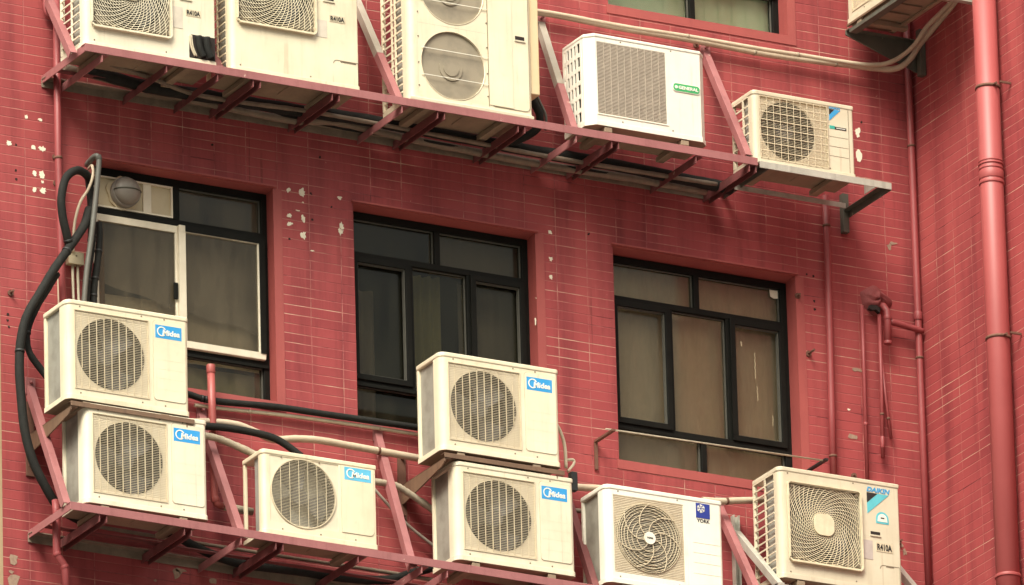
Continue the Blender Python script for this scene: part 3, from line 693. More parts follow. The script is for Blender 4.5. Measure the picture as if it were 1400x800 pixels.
def fr(mb, x0, z0, x1, z1, t, y0, y1, mat=0):
    mb.box((x0, y0, z0), (x1, y1, z0+t), mat); mb.box((x0, y0, z1-t), (x1, y1, z1), mat); mb.box((x0, y0, z0+t), (x0+t, y1, z1-t), mat); mb.box((x1-t, y0, z0+t), (x1, y1, z1-t), mat)
def window(o, glass='glass', kind='plain', sashes=(0, 2)):
    F, (x0, z0, x1, z1) = o; w, h = x1-x0, z1-z0; t = .042; y0, y1 = RV, RV+.055
    f = MB(); fr(f, x0, z0, x1, z1, t, y0, y1)
    zt, zb = z1-h*.205, z0+h*.195
    xm = [x0+w*.35, x0+w*.668]; xt = x0+w*.5; xb = x0+w*.515
    b = .018
    for z in (zt, zb): f.box((x0+t, y0-.006, z-b), (x1-t, y1, z+b))
    f.box((xt-b, y0-.003, zt+b), (xt+b, y1, z1-t)); f.box((xb-b, y0-.003, z0+t), (xb+b, y1, zb-b))
    if kind != 'slider':
        for x in xm: f.box((x-b*.8, y0-.003, zb+b), (x+b*.8, y1, zt-b))
    f.box((x0+t*.4, y0-.012, zb-b-.008), (x1-t*.4, y0-.006, zb-b+.012))
    win = f.build('window', 'frame', bld, bevel=.003)
    # reveal: smooth plaster lining the opening, its face flush with the tiles
    a0, c0, a1, c1 = F; r = MB(); fq = [(a0, -.002, c0), (a1, -.002, c0), (a1, -.002, c1), (a0, -.002, c1)]; bq = [(x0, y1, z0), (x1, y1, z0), (x1, y1, z1), (x0, y1, z1)]
    for i in range(4): r.face([fq[i], fq[(i+1) % 4], bq[(i+1) % 4], bq[i]])
    e = .055
    for (p0, q0, p1, q1) in ((a1, c0-e, a1+e, c1), (a0-.012, c0-e, a1, c0), (a0-.012, c1, a1+.012, c1+.012)): r.box((p0, -.0045, q0), (p1, 0, q1))
    r.box((a0-.012, -.022, c1+.004), (a1+.014, -.0046, c1+.014)); r.build('reveal', 'plaster', win)
    g = MB(); cells = [(x0+t, zt+b, xt-b, z1-t), (xt+b, zt+b, x1-t, z1-t), (x0+t, z0+t, xb-b, zb-b), (xb+b, z0+t, x1-t, zb-b)]
    mids = [(x0+t, xm[0]-b*.8), (xm[0]+b*.8, xm[1]-b*.8), (xm[1]+b*.8, x1-t)]
    if kind != 'slider': cells += [(a, zb+b, c, zt-b) for a, c in mids]
    for n_, (a, c, d, e_) in enumerate(cells):
        if kind == 'slider' and n_ == 0: continue
        g.box((a, y0+.03, c), (d, y0+.034, e_))
    # beads: thin bare lines round the glass
    for n_, (a, c, d, e_) in enumerate(cells):
        if kind == 'slider' and n_ == 0: continue
        bd = MB(); fr(bd, a, c, d, e_, .006, y0+.018, y0+.029); bd.build('glazing_bead', 'framegrey', win)
    if kind != 'slider':
        for i in sashes:
            a, c = mids[i]; s = MB(); fr(s, a-.008, zb+.012, c+.008, zt-.012, .034, y0-.018, y0+.02); s.build('sash', 'frame', win, bevel=.003)
            s = MB(); fr(s, a+.026, zb+.046, c-.026, zt-.046, .006, y0-.006, y0+.019); s.build('glazing_bead', 'framegrey', win)
    if kind == 'slider':
        xa = x0+w*.512
        for (a, c, yy) in ((x0+t, xa+.014, y0-.004), (xa-.014, x1-t, y0-.03)):
            s = MB(); white = 0
            fr(s, a, zb+b, c, zt-b, .042, yy, yy+.026); s.build('sash', 'framewhite', win, bevel=.004)
            g.box((a+.036, yy+.01, zb+b+.036), (c-.036, yy+.014, zt-b-.036))
        s = MB(); s.box((x1-t-.034, y0-.036, zb+b+.037), (x1-t+.002, y0-.0305, zt-b)); s.box((xa+.024, y0-.036, zt-b-.038), (x1-t-.034, y0-.0305, zt-b)); s.build('sash', 'frame', win)
        s = MB(); zz = (zb+zt)/2-.02; s.box((xa-.045, y0-.018, zz-.06), (xa-.02, y0-.0045, zz+.04)); s.build('latch', 'frame', win, bevel=.003)
    g.build('pane', glass, win)
    return win, (x0, z0, x1, z1, zt, zb, xm, xt, y1)
def sheet(name, win, x0, z0, x1, z1, y, mat, folds=0, amp=.01, sag=0.0):
    s = MB(); n = max(2, int(folds*8)) if folds else 8
    top = [(x0+(x1-x0)*i/n, y+amp*math.sin(2*math.pi*folds*i/n)+amp*.4*math.sin(5.3*i/n), z1) for i in range(n+1)]
    bot = [(a, b, z0+sag*math.sin(math.pi*i/n)+.4*sag*math.sin(9*i/n)) for i, (a, b, c) in enumerate(top)]
    s.grid([bot, top]); return s.build(name, mat, win)
# window with a brown blind drawn all the way down
wn, q = window(W3, 'glass'); x0, z0, x1, z1, zt, zb, xm, xt, y1 = q
sheet('blind', wn, x0, z0, x1, z1, y1+.05, 'curtbrown', 3, .006)
s = MB()
pc = at(1059, 401, RV+.02); s.prism([(-.03, -.025), (-.008, -.035), (.024, -.03), (.036, .0), (.03, .028), (-.01, .034), (-.036, .02)], pc, pc+Vector((0, -.002, 0)), (1, 0, 0), (0, 0, 1)); s.build('paper_scrap', 'chip', wn)
for (px, py, h_, w_) in ((1033, 500, .16, .0035), (1036, 538, .09, .003), (1066, 548, .15, .0035), (1014, 470, .03, .006), (1057, 575, .06, .003)):
    c_ = at(px, py, RV+.025); s = MB()
    s.ribbon([(c_.x+random.uniform(-.004, .004), RV+.0295, c_.z+h_*(.5-i/10)) for i in range(11)], w_, .002); s.build('paint_drip', 'sealant', wn)
# dark window with an olive curtain
wn, q = window(W2, 'glassdirty'); x0, z0, x1, z1, zt, zb, xm, xt, y1 = q
sheet('curtain', wn, xm[0]+.10, z0, xm[0]+.27, zt, y1+.10, 'curtolive', 3, .018)
sheet('curtain', wn, xm[1]+.02, z0, x1, zt, y1+.12, 'curtdark', 3, .012)
sheet('blind', wn, xt, zt, x1, z1, y1+.05, 'curtdark', 0, .004)
sheet('curtain', wn, x0+.05, z0, xm[0]-.1, zt-.1, y1+.22, 'curtdark', 3, .015)
# window with sliding sash and vent
wn, q = window(W1, 'glass', 'slider'); x0, z0, x1, z1, zt, zb, xm, xt, y1 = q
for xa_, xb_, zl, zr in ((x0, x0+(x1-x0)*.5, zb+.42, zb+.30), (x0+(x1-x0)*.5, x1, zb+.30, zb+.22)):
    s = MB(); s.grid([[(xa_+(xb_-xa_)*i/8, y1+.05+.006*math.sin(i), zl+(zr-zl)*i/8+.008*math.sin(i*1.3)) for i in range(9)], [(xa_+(xb_-xa_)*i/8, y1+.05, zt) for i in range(9)]]); s.build('blind', 'curtshade', wn)
sheet('blind', wn, x0, zb, x1, zb+.34, y1+.09, 'curtbrown', 2, .006)
sheet('curtain', wn, x0, zb, x0+.16, zt, y1+.03, 'wood', 2, .012)
sheet('curtain', wn, x0+.3, z0, x1, zb, y1+.15, 'curtolive', 2, .006)
b_ = MB(); b_.box((x0+.05, RV+.012, zt+.024), (xt-.024, RV+.03, z1-.05)); vb = b_.build('vent_board', 'board', wn)
s = MB(); s.box((x0+.05, RV+.004, zt+.024), (x0+.09, RV+.0115, z1-.05)); s.build('batten', 'wood', wn)
s = MB(); fr(s, x0+.05, zt+.0245, xt-.0245, z1-.0505, .01, RV-.004, RV+.0115); s.box((xt-.21, RV-.001, zt+.035), (xt-.16, RV+.0115, z1-.061)); s.build('batten', 'framewhite', wn)
vc = at(169, 265, RV); v_ = thing('exhaust_vent', 'round grey vent hood in cream board at window top left', 'vent', (vc.x, RV+.01, vc.z))
s = MB(); s.prism([(.105*math.cos(a)*(1+.08*math.sin(5*a)), .1*math.sin(a)*(1+.07*math.cos(7*a))) for a in (2*math.pi*i/36 for i in range(36))], (0, 0.0, 0), (0, -.012, 0), (1, 0, 0), (0, 0, 1)); s.build('sealant_ring', 'sealant', v_)
s = MB(); s.disc((0, -.012, 0), .088, n=32, h=.04); s.build('duct_collar', 'vent', v_)
s = MB(); rows = []
for i in range(8):
    a = R(90*i/7); rows.append([(.082*math.cos(a)*math.cos(t), -.053-.06*math.sin(a), .082*math.cos(a)*math.sin(t)) for t in (2*math.pi*k/28 for k in range(28))])
s.grid(rows, 0, True, True); s.build('hood', 'vent', v_)
s = MB(); s.tube([(.0835*math.cos(R(a)), -.054-.062*math.sin(R(a)), 0) for a in range(0, 181, 12)], .0035, 6); s.build('flap_rim', 'galvdark', v_)
# upper window with pale green upright blinds
wn, q = window(w4a, 'glassclear'); x0, z0, x1, z1, zt, zb, xm, xt, y1 = q
s = MB(); n = 13
for i in range(n):
    xa = x0+(x1-x0)*i/n; wd = (x1-x0)/n*1.08; s.face([(xa, y1+.01, z0), (xa+wd, y1+.018, z0), (xa+wd, y1+.018, z1), (xa, y1+.01, z1)])
s.build('blind', 'curtgreen', wn)
# chips in the paint
def blob(px, py, rx, rz, mat='chip', n=15, yy=0.0):
    c = at(px, py); mb = MB(); o = []
    for i in range(n):
        a = 2*math.pi*i/n; k = random.choice((.62, .8, 1, 1.05, 1.2))*random.uniform(.85, 1.1); o.append((1.15*rx*k*math.cos(a), 1.15*rz*k*math.sin(a)))
    mb.prism(o, (c.x, 0, c.z), (c.x, -.0022, c.z), (1, 0, 0), (0, 0, 1)); mb.build('paint_chip', mat, bld)
for px, py, rx, rz in ((12, 196, .016, .012), (46, 202, .013, .013), (57, 204, .02, .015), (47, 237, .014, .013), (57, 239, .017, .022), (47, 260, .015, .013), (58, 261, .019, .017),
    (394, 260, .012, .013), (413.5, 264, .016, .023), (395.5, 295, .014, .014), (396, 306, .015, .013), (414.5, 299, .014, .019), (415, 322, .016, .022), (464.5, 271, .014, .011), (467, 309, .012, .018), (465.5, 317, .016, .017),
    (752, 318, .012, .011), (753, 354, .012, .013), (753, 379, .011, .013), (55, 164, .012, .008), (36, 160, .008, .012), (58, 249, .008, .008),
    (1172, 181, .018, .028), (1174, 214, .02, .036), (732, 440, .005, .02), (735, 408, .014, .004), (414, 277, .006, .004), (407, 288, .012, .003), (427, 343, .014, .003), (1160, 560, .01, .006), (1268, 180, .008, .03)): blob(px, py, rx, rz)
for px, py, rx, rz in ((18, 765, .028, .026), (19, 796, .034, .04), (16, 782, .014, .01), (242, 784, .02, .03), (246, 780, .03, .014), (291, 795, .022, .016), (212, 794, .008, .008), (1169, 655, .03, .01), (1166, 598, .03, .015), (1172, 506, .03, .01), (1230, 745, .02, .012), (1237, 755, .012, .02), (1216, 338, .014, .02), (1222, 333, .022, .008), (1232, 20, .012, .015)): blob(px, py, rx, rz, 'chipdark', 9)
for px, py in ((22, 198), (22, 233), (22, 245), (425, 265), (426.5, 300), (453, 283), (396, 327), (1103, 375), (1112, 378), (1113, 412), (1114, 423), (290, 198), (437, 215), (1178, 167), (11, 430), (12, 447), (10, 438), (1105, 483), (805, 320), (760, 545)): blob(px, py, .007, .007, 'hole', 8)
# anchor bolts and stubs left in the wall
def bolt(px, py, ln=.05, r=.007, mat='rust'):
    c = at(px, py); b = MB(); b.tube([c, c+Vector((-.004, -ln, 0))], r, 8); b.disc(c+Vector((0, -.001, 0)), r*2.6, n=10, h=.008)
    b.build('wall_anchor', mat, bld)
for px, py, l_ in ((76, 251, .06), (14, 401, .05), (1105, 484, .08), (497, 38, .08), (1167, 651, .03), (1090, 405, .04), (951, 62, .05), (75, 215, .03), (1228, 742, .05)): bolt(px, py, l_)
s = MB(); c = at(1196, 409); rows = []
for i in range(9):
    rr = i/8; rows.append([(c.x+rr*.105*math.cos(t)*(1+.13*math.sin(3*t+1)), -.055*(1-rr**2)*(1+.2*math.sin(4*t+i)), c.z-.012+rr*.085*math.sin(t)*(1+.15*math.cos(4*t))) for t in (2*math.pi*k/26 for k in range(26))])
s.grid(rows, 0, True, True); s.build('cement_patch', 'cement', bld)
s = MB(); c = at(1188, 424); s.prism([(-.03, -.012), (-.01, -.02), (.015, -.012), (.04, -.03), (.045, .0), (.02, .014), (-.02, .012)], (c.x, -.03, c.z), (c.x, -.056, c.z), (1, 0, 0), (0, 0, 1)); s.build('broken_cavity', 'hole', bld)
# ------------------------------------------------------------------ racks
def rack(label, left, right, yf, arms, struts, group):
    A = at(*left, yf); B = at(*right, yf); z = A.z; zB = B.z
    p = thing('steel_rack', label, 'rack', (A.x, 0, z), 0, group)
    def loc(v): return Vector(v)-Vector((A.x, 0, z))
    L = B.x-A.x; dz = zB-z
    m = MB(); m.prism([(0, 0), (0, -.047), (.006, -.047), (.006, -.006), (.05, -.006), (.05, 0)], (0, yf, 0), (L, yf, dz), (0, 1, 0), (0, 0, 1)); m.build('front_rail', 'rail', p, bevel=.0015)
    m = MB(); m.prism([(0, 0), (0, -.05), (-.006, -.05), (-.006, -.006), (-.05, -.006), (-.05, 0)], (.0, -.004, -.02), (L, -.004, dz-.02), (0, 1, 0), (0, 0, 1)); m.build('back_rail', 'dust', p, bevel=.0015)
    m = MB(); m.bar((.02, -.17, -.026), (L-.02, -.17, dz-.026), .04, .006); m.build('tie_rail', 'arm', p)
    for n_, (px, mat, kind) in enumerate(arms):
        x = at(px, left[1]+(px-left[0])*(right[1]-left[1])/(right[0]-left[0])+10, yf).x-A.x; zz = dz*x/L
        m = MB()
        if kind == 'end': m.prism([(0, 0), (0, -.047), (.006, -.047), (.006, -.006), (.05, -.006), (.05, 0)], (x, yf+.0065, zz-.0005), (x, 0, zz-.0005), (1, 0, 0), (0, 0, 1))
        elif kind == 'channel': m.prism([(0, 0), (0, -.05), (.006, -.05), (.006, -.006), (.044, -.006), (.044, -.05), (.05, -.05), (.05, 0)], (x-.025, yf+.007, zz-.04), (x-.025, 0, zz-.04), (1, 0, 0), (0, 0, 1))
        else: m.prism([(0, 0), (0, -.046), (.006, -.046), (.006, -.006), (.045, -.006), (.045, 0)], (x, yf+.007, zz-.047), (x, 0, zz-.047), (1, 0, 0), (0, 0, 1))
        m.build('arm', mat, p, bevel=.0015)
    for (bx, by, tx, ty, yb, mat, mat2) in struts:
        b = loc(at(bx, by, yb)); t = loc(at(tx, ty, -.012)); d = (t-b).normalized(); sd = Vector((1, 0, 0)); up = d.cross(sd).normalized()
        def strut(p0, p1, mt):
            m = MB(); m.prism([(-.022, -.003), (.022, -.003), (.022, .003), (-.016, .003), (-.016, .042), (-.022, .042)], p0, p1, sd, up); m.build('strut', mt, p, bevel=.0015)
        if mat2: c = b.lerp(t, .42); strut(b, c, mat); strut(c, t, mat2)
        else: strut(b, t, mat)
        m = MB(); m.box((t.x-.03, -.012, t.z-.05), (t.x+.03, -.001, t.z+.05)); m.tube([(t.x, -.012, t.z+.02), (t.x, -.04, t.z+.02)], .008, 8); m.build('wall_plate', mat, p)
    return p, (lambda px: 0)
YU, YLW = -.56, -.54
UL, UR = (116, 58.6), (1036, 216); LL, LR = (96, 685.2), (1040, 836)
rack('faded red steel rack under the upper row of units', UL, UR, YU,
     [(117, 'rail', 'end'), (140, 'rail', 'a'), (228, 'arm', 'a'), (298, 'arm', 'a'), (352, 'arm', 'channel'), (460, 'arm', 'channel'), (550, 'rail', 'a'), (604, 'arm', 'channel'), (714, 'arm', 'channel'), (788, 'rail', 'a'), (842, 'arm', 'channel'), (952, 'arm', 'a'), (1030, 'arm', 'channel')],
     [(101, 72, 64, -12, -.50, 'rail', None), (303, 96, 262, 0, -.46, 'rail', None), (546, 134, 484, -12, -.50, 'rail', 'greysteel'), (786, 176, 740, 30, -.46, 'rail', 'greysteel'), (1024, 212, 965, 70, -.48, 'rail', None)], 'racks')
rack('faded red steel rack under the lower row of units', LL, LR, YLW,
     [(97, 'rail', 'end'), (142, 'arm', 'channel'), (258, 'arm', 'channel'), (330, 'rail', 'a'), (383, 'arm', 'channel'), (490, 'arm', 'a'), (577, 'rail', 'a'), (612, 'rail', 'a'), (740, 'arm', 'channel'), (820, 'arm', 'channel'), (960, 'arm', 'channel')],
     [(92, 688, 42, 528, -.48, 'rail', None), (330, 726, 276, 566, -.48, 'rail', None), (566, 776, 517, 592, -.50, 'rail', None), (816, 804, 775, 672, -.46, 'arm', None), (1036, 806, 984, 690, -.48, 'rail', None)], 'racks')
for o in [o for o in COL.objects if o.name.startswith('steel_rack')]: del o['group']
# ------------------------------------------------------------------ units in place: (top-left front corner in the photo, front plane y)
def base(px, py, y, H, W=None): c = at(px, py, y); return (c.x, y, c.z-H)
YB, YA = -.525, -.53
proto = wide_unit('cream unit with blue badge resting on the front left end of the lower rack', base(115.25, 549.25, YB, .59))
for (px, py, y, lab) in ((90.25, 407.75, YA, 'cream unit with blue badge below the exhaust vent, topmost of the left pair'), (601.25, 479.75, YA, 'cream unit with blue badge in front of the middle window, topmost of its pair'),
                         (621.5, 629.25, YB, 'cream unit with blue badge on the lower rack, beneath the brown front bracket beam')):
    c = copy_tree(proto); c.location = base(px, py, y, .59); c['label'] = lab
proto['label'] = 'cream unit with blue badge standing at the left end of the lower rack'
small_unit('small flat-fronted cream unit with faded light blue badge on the lower rack', base(358.25, 612.5, YB, .504))
ring_unit('white unit with round ringed grille and navy snowflake badge on the lower rack', base(826.75, 660.5, YB, .59))
dk = base(1063.75, 636.5, -.5, .675)
spiral_unit('cream spiral-grille unit with turquoise and black emblem on its own lower right bracket', dk, .793, .675, .3, .056, .112, .471, 'putty', True)
zf = lambda px, py: at(px, py, YU).z
c = at(116, 63, -.53); u1 = spiral_unit('tall cream spiral-grille unit at the left end of the upper rack, hatch open', (c.x+.0, -.53, zf(200, 73)+.0), .826, .72, .3, .046, .13, .492, 'cream')
W_ = .826
r410(u1, .64, .285, .735, .325); slot(u1, .605, .385, .675, .405); notice(u1, .55, .2, .62, .33, 'lilaclight')
s = MB(); o = rrect(.658, .034, W_-.004, .175, .02, 5, (0, 0, 0, 1)); plate(s, o, -.0006, .0012); s.build('hatch_opening', 'hole', u1)
s = MB()
for xx, rr, mt in ((.672, .006, 1), (.684, .004, 1), (.725, .02, 0), (.775, .022, 0)): s.tube(spline([(xx-.012, -.003-rr*.3, .168), (xx-.004, -.006, .1), (xx+.02, -.004, .045)]), rr, 10, mt)
s.build('refrigerant_line', ['hose', 'conduit'], u1)
c2 = at(316, 100, -.53); u2 = spiral_unit('tall cream spiral-grille unit on the upper rack with deep plain lower panel', (c2.x, -.53, zf(400, 107)), .818, .9, .3, .046, .305, .492, 'cream')
r410(u2, .635, .40, .735, .44); slot(u2, .60, .525, .665, .545); notice(u2, .548, .295, .618, .40, 'lilaclight')
s = MB(); o = rrect(.655, .034, .812, .17, .022, 5, (0, 0, 0, 1)); s.ribbon([(a, -.0004, b) for a, b in o[1:]], .0025, .0015); s.box((.70, -.003, .162), (.80, .0005, .168)); s.build('access_hatch', 'seam', u2)
c = at(561, 136, -.54); tall_unit('tall yellowed unit with two round mesh fans on the upper rack', (c.x, -.54, c.z))
c = at(802, 43.4, -.53); louvre_unit('white unit with square louvred grille and green pill badge on the upper rack', (c.x, -.53, c.z-.565))
sd = base(1028.9, 121.8, -.49, .452); small_grid_unit('small putty-coloured unit with wire grid grille on the galvanised bracket', sd)
# unit on the return wall, seen from below (front faces the left)
yN = -.12; cN = at(1159, 34, yN); gx = cN.x; gl = XC-.03-gx
p = thing('air_conditioner', 'unit on the right return wall seen from below, cut by the top edge', 'air conditioner', (gx, yN, cN.z), R(-90), GRP)
shell(p, .82, .62, .3, .02, .02, .06, (.06, .06, .5, .5), 'putty', screws=(.2, .5), coil=(.03, .15))
fan(p, .28, .28, .2); slatted(p, .06, .06, .5, .5, .28, .28, .2, 40, 9)
s = MB(); s.box((-.003, -.006, -.012), (.823, .006, 0)); s.build('drip_edge', 'brown', p)
s = MB()
for y in (.02, .27): s.box((.02, y, -.016), (.80, y+.025, -.0045))
for k in range(5): s.box((.1+.14*k, .06, -.012), (.16+.14*k, .25, -.0045))
s.build('base_rib', 'underside', p)
b = thing('wall_bracket', 'dark triangular bracket under the unit on the return wall', 'bracket', (XC, yN, cN.z-.04))
m = MB(); l_ = XC-gx+.02; m.prism([(-l_, 0), (0, 0), (0, -.19), (-.03, -.19), (-l_, -.03)], (0, .0, 0), (0, -.01, 0), (1, 0, 0), (0, 0, 1)); m.box((-l_, -.05, -.006), (0, -.0105, 0)); m.build('gusset', 'galvdark', b, bevel=.002)
m = MB(); m.box((-.04, -.08, -.23), (-.002, -.035, .06)); m.build('wall_bar', 'galvdark', b, bevel=.002)
m = MB(); m.box((-l_, -.75, -.03), (-l_+.05, -.0505, -.0065)); m.build('support_rail', 'galvdark', b)
m = MB(); m.box((-l_, -.80, -.045), (0, -.76, -.006)); m.build('arm', 'galv', b)
# ------------------------------------------------------------------ brackets
def pair_bracket(label, px, py, L, x_wall_px):
    f = at(px, py, -.53); p = thing('support_bracket', label, 'bracket', (f.x, 0, f.z))
    m = MB(); m.prism([(0, 0), (0, -.028), (.005, -.028), (.005, -.005), (.045, -.005), (.045, 0)], (.02, -.005-.53, -.004), (L+.05, -.535, -.004), (0, 1, 0), (0, 0, 1)); m.build('beam', 'brown', p, bevel=.0015)
    for x in (.02, L):
        m = MB(); m.prism([(-.53, -.033), (0, -.033), (0, -.15), (-.04, -.15), (-.50, -.075), (-.53, -.055)], (x, 0, 0), (x+.008, 0, 0), (0, 1, 0), (0, 0, 1)); m.box((x, -.53, -.039), (x+.045, 0, -.0335)); m.build('arm', 'brown', p, bevel=.0015)
        m = MB(); m.box((x-.02, -.012, -.28), (x+.03, -.001, .16)); m.tube([(x+.005, -.012, .13), (x+.005, -.045, .13)], .009, 8); m.tube([(x+.005, -.012, -.22), (x+.005, -.05, -.22)], .009, 8); m.build('wall_bar', 'rust', p)
    return p
pair_bracket('brown bracket carrying the unit before the middle window', 603, 617, .74, 565)
pair_bracket('brown bracket carrying the top unit of the left pair', 92, 546, .74, 60)
m = MB(); c = at(783, 651, -.5); m.box((c.x-.018, c.y-.02, c.z-.09), (c.x+.02, c.y+.02, c.z+.02)); m.build('end_clamp', 'tape', [o for o in COL.objects if o.name == 'support_bracket'][0]); 
eo = [o for o in COL.objects if o.name == 'end_clamp'][0]; eo.location = -Vector(eo.parent.location)
# galvanised bracket at the right end of the upper row
f = at(1032, 229, -.47); e = at(1212, 259, -.47); zt_ = sd[2]-.004
p = thing('wall_bracket', 'galvanised bracket frame under the small unit with wire grid grille', 'bracket', (f.x, 0, zt_)); L = e.x-f.x
m = MB(); m.prism([(0, 0), (0, -.042), (.005, -.042), (.005, -.005), (.045, -.005), (.045, 0)], (0, -.53, 0), (L, -.53, 0), (0, 1, 0), (0, 0, 1)); m.build('front_rail', 'galv', p, bevel=.0015)
m = MB(); m.prism([(0, 0), (0, -.03), (.005, -.03), (.005, -.005), (.045, -.005), (.045, 0)], (-.1, -.2, -.03), (L-.12, -.2, -.03), (0, 1, 0), (0, 0, 1)); m.build('back_rail', 'galv', p)
for x in (.06, L):
    m = MB(); m.prism([(0, 0), (0, -.045), (-.006, -.045), (-.006, -.006), (-.04, -.006), (-.04, 0)], (x, -.5245, -.0005), (x, 0, -.0005), (1, 0, 0), (0, 0, 1)); m.build('arm', 'galvdark', p, bevel=.0015)
    if x > .1: m = MB(); m.box((x-.045, -.04, -.14), (x-.005, -.001, .1)); m.build('wall_bar', 'galvdark', p, bevel=.002)
m = MB(); m.prism([(0, 0), (0, .1), (-.16, 0)], (L-.05, -.3, .002), (L-.045, -.3, .002), (0, 1, 0), (0, 0, 1)); m.build('gusset', 'galv', p)
# bracket under the big spiral unit
p = thing('wall_bracket', 'pale grey strut bracket holding the lower right spiral-grille unit', 'bracket', (dk[0], 0, dk[2]-.04))
for x in (-.02, .98):
    b0 = Vector((x, -.52, -.01)); t0 = Vector((x, -.045, .46))
    d = (t0-b0).normalized(); m = MB(); m.prism([(-.02, -.003), (.02, -.003), (.02, .003), (-.014, .003), (-.014, .04), (-.02, .04)], b0, t0, Vector((1, 0, 0)), d.cross(Vector((1, 0, 0))).normalized()); m.build('strut', 'galv', p, bevel=.002)
    m = MB(); m.prism([(0, 0), (.04, 0), (.04, -.04), (.034, -.04), (.034, -.006), (.006, -.006), (.006, -.04), (0, -.04)], (x-.02, -.0015, -.5), (x-.02, -.0015, .56), (1, 0, 0), (0, 1, 0)); m.build('wall_channel', 'galv', p, bevel=.002)
    m = MB(); m.box((x-.02, -.53, -.052), (x+.02, -.042, -.004)); m.build('arm', 'galv', p, bevel=.002)
m = MB(); m.box((-.0, -.5, -.05), (.96, -.46, -.002)); m.build('beam', 'galv', p)
# ------------------------------------------------------------------ pipes and hoses
def run(name, label, cat, pts, r, mat, y=-.05, smooth=True, n=10, straps=(), strap_mat='tape', group=None, rings=(), jitter=0):
    """pts: (px, py[, y]) -> a pipe through those places; straps: fractions along it"""
    P = [at(q[0], q[1], q[2] if len(q) > 2 else y) for q in pts]
    if smooth: P = spline(P, 7)
    b0 = P[0].copy(); o = thing(name, label, cat, b0, 0, group) if (straps or rings) else None
    mb = MB(); rad = [r*(1+random.uniform(-jitter, jitter)) for _ in P] if jitter else None
    mb.tube([q-b0 for q in P], r, n, rad=rad)
    ob = mb.build('tube' if o else name, mat, o, loc=None if o else b0)
    if not o: tag(ob, label, cat, group); return ob
    tot = len(P)-1
    def pos(fr_):
        k = min(int(fr_*tot), tot-1); t = fr_*tot-k; return P[k].lerp(P[k+1], t), (P[k+1]-P[k]).normalized()
    for s_ in straps:
        c, d = pos(s_); m = MB(); m.tube([c-b0-d*.007, c-b0+d*.007], r*1.12, n); m.build('strap', strap_mat, o)
    for s_, ln, k in rings:
        c, d = pos(s_); m = MB(); m.tube([c-b0-d*ln/2, c-b0+d*ln/2], r*k, n); m.build('collar', mat, o, bevel=.002)
    return o
run('drain_pipe', 'thin red pipe on the left, passing behind the upper rack end', 'pipe', [(76.5, -30), (79.5, 210), (83, 330), (91.5, 560)], .021, 'redpipe', -.06, False, 12, straps=(.35,), strap_mat='rust')
run('drain_pipe', 'red pipe with a double bend below the left end of the lower rack', 'pipe', [(76, 684), (77, 700), (77.5, 756), (79, 760), (87, 772), (89, 777), (91, 830)], .022, 'redpipe', -.22, False, 12, rings=((.40, .02, 1.12), (.78, .02, 1.12)))
run('drain_pipe', 'bright red capped pipe standing before the sliding window, bending right', 'pipe', [(288, 500), (290, 560), (293, 678), (296, 689), (306, 693)], .022, 'orangepipe', -.1, False, 12, rings=((.02, .05, 1.15), (.62, .03, 1.12)))
run('drain_pipe', 'short beige pipe behind the left strut of the small flat-fronted unit', 'pipe', [(303, 692, -.1), (345, 700, -.1)], .022, 'lagold', -.1, False)
run('conduit', 'short red bent conduit at the top left edge by the rack', 'pipe', [(61, -10), (61, 8), (64, 20), (73, 27)], .012, 'redpipe', -.04)
# hoses on the left
run('insulated_hose', 'thick black hose looping beside the sliding window top', 'hose', [(125, 250, -.04), (117, 238, -.12), (104, 233, -.18), (90, 244, -.2), (84, 270, -.2), (85.5, 295, -.19), (91, 320, -.17), (95, 336, -.15)], .024, 'hose', straps=(.93,))
run('insulated_hose', 'long black hose sweeping down the left edge past both stacked units', 'hose', [(122, 286, -.1), (114, 310, -.13), (93, 341, -.16), (74, 368, -.17), (56, 398, -.17), (38, 429, -.17), (29, 462, -.17), (26.5, 500, -.17), (29, 545, -.17), (34, 589, -.17), (45, 630, -.17), (63, 667, -.17), (82, 695, -.15), (110, 712, -.1)], .026, 'hose', straps=(.16, .5), jitter=.03)
run('insulated_hose', 'shorter black hose branching behind the top unit of the left pair', 'hose', [(78, 374, -.12), (62, 400, -.12), (48, 424, -.12), (37, 455, -.12), (40, 481, -.12), (56, 505, -.12), (75, 528, -.14)], .020, 'hose', straps=(.5,), jitter=.06)
run('insulated_hose', 'black hose hanging straight behind the grey pipe', 'hose', [(121, 240, -.05), (125, 280, -.08), (125.5, 328, -.08), (120, 372, -.08), (117, 420, -.08), (117, 470, -.08)], .023, 'hose', straps=(.4, .65), jitter=.03)
run('insulated_hose', 'black hose hanging right of the grey pipe at the window edge', 'hose', [(135, 305, -.03), (136, 322, -.05), (134, 352, -.06), (129, 390, -.06), (127.5, 420, -.06), (127, 470, -.06)], .02, 'hose', straps=(.35, .55, .7), jitter=.05)
run('vent_pipe', 'rigid grey pipe with elbow rising above the sliding window', 'pipe', [(119, 226, -.03), (124, 219, -.1), (129, 214, -.14), (133, 213.5, -.16), (135, 217, -.16), (135, 226, -.16), (130.5, 275, -.15), (124, 330, -.14), (118, 375, -.13), (113, 440, -.12)], .016, 'hosegrey', rings=((.04, .04, 1.15), (.42, .03, 1.15)))
run('flexible_pipe', 'thin cream tube curving behind the grey pipe', 'hose', [(121, 231, -.05), (126, 227, -.12), (127, 240, -.13), (121, 258, -.13), (110, 276, -.12), (103, 300, -.1), (100.5, 325, -.08), (100, 345, -.06)], .0085, 'lag')
p_ = at(104, 353, -.05); p = thing('junction_box', 'small olive-cream box on the wall beside the sliding window', 'box', p_)
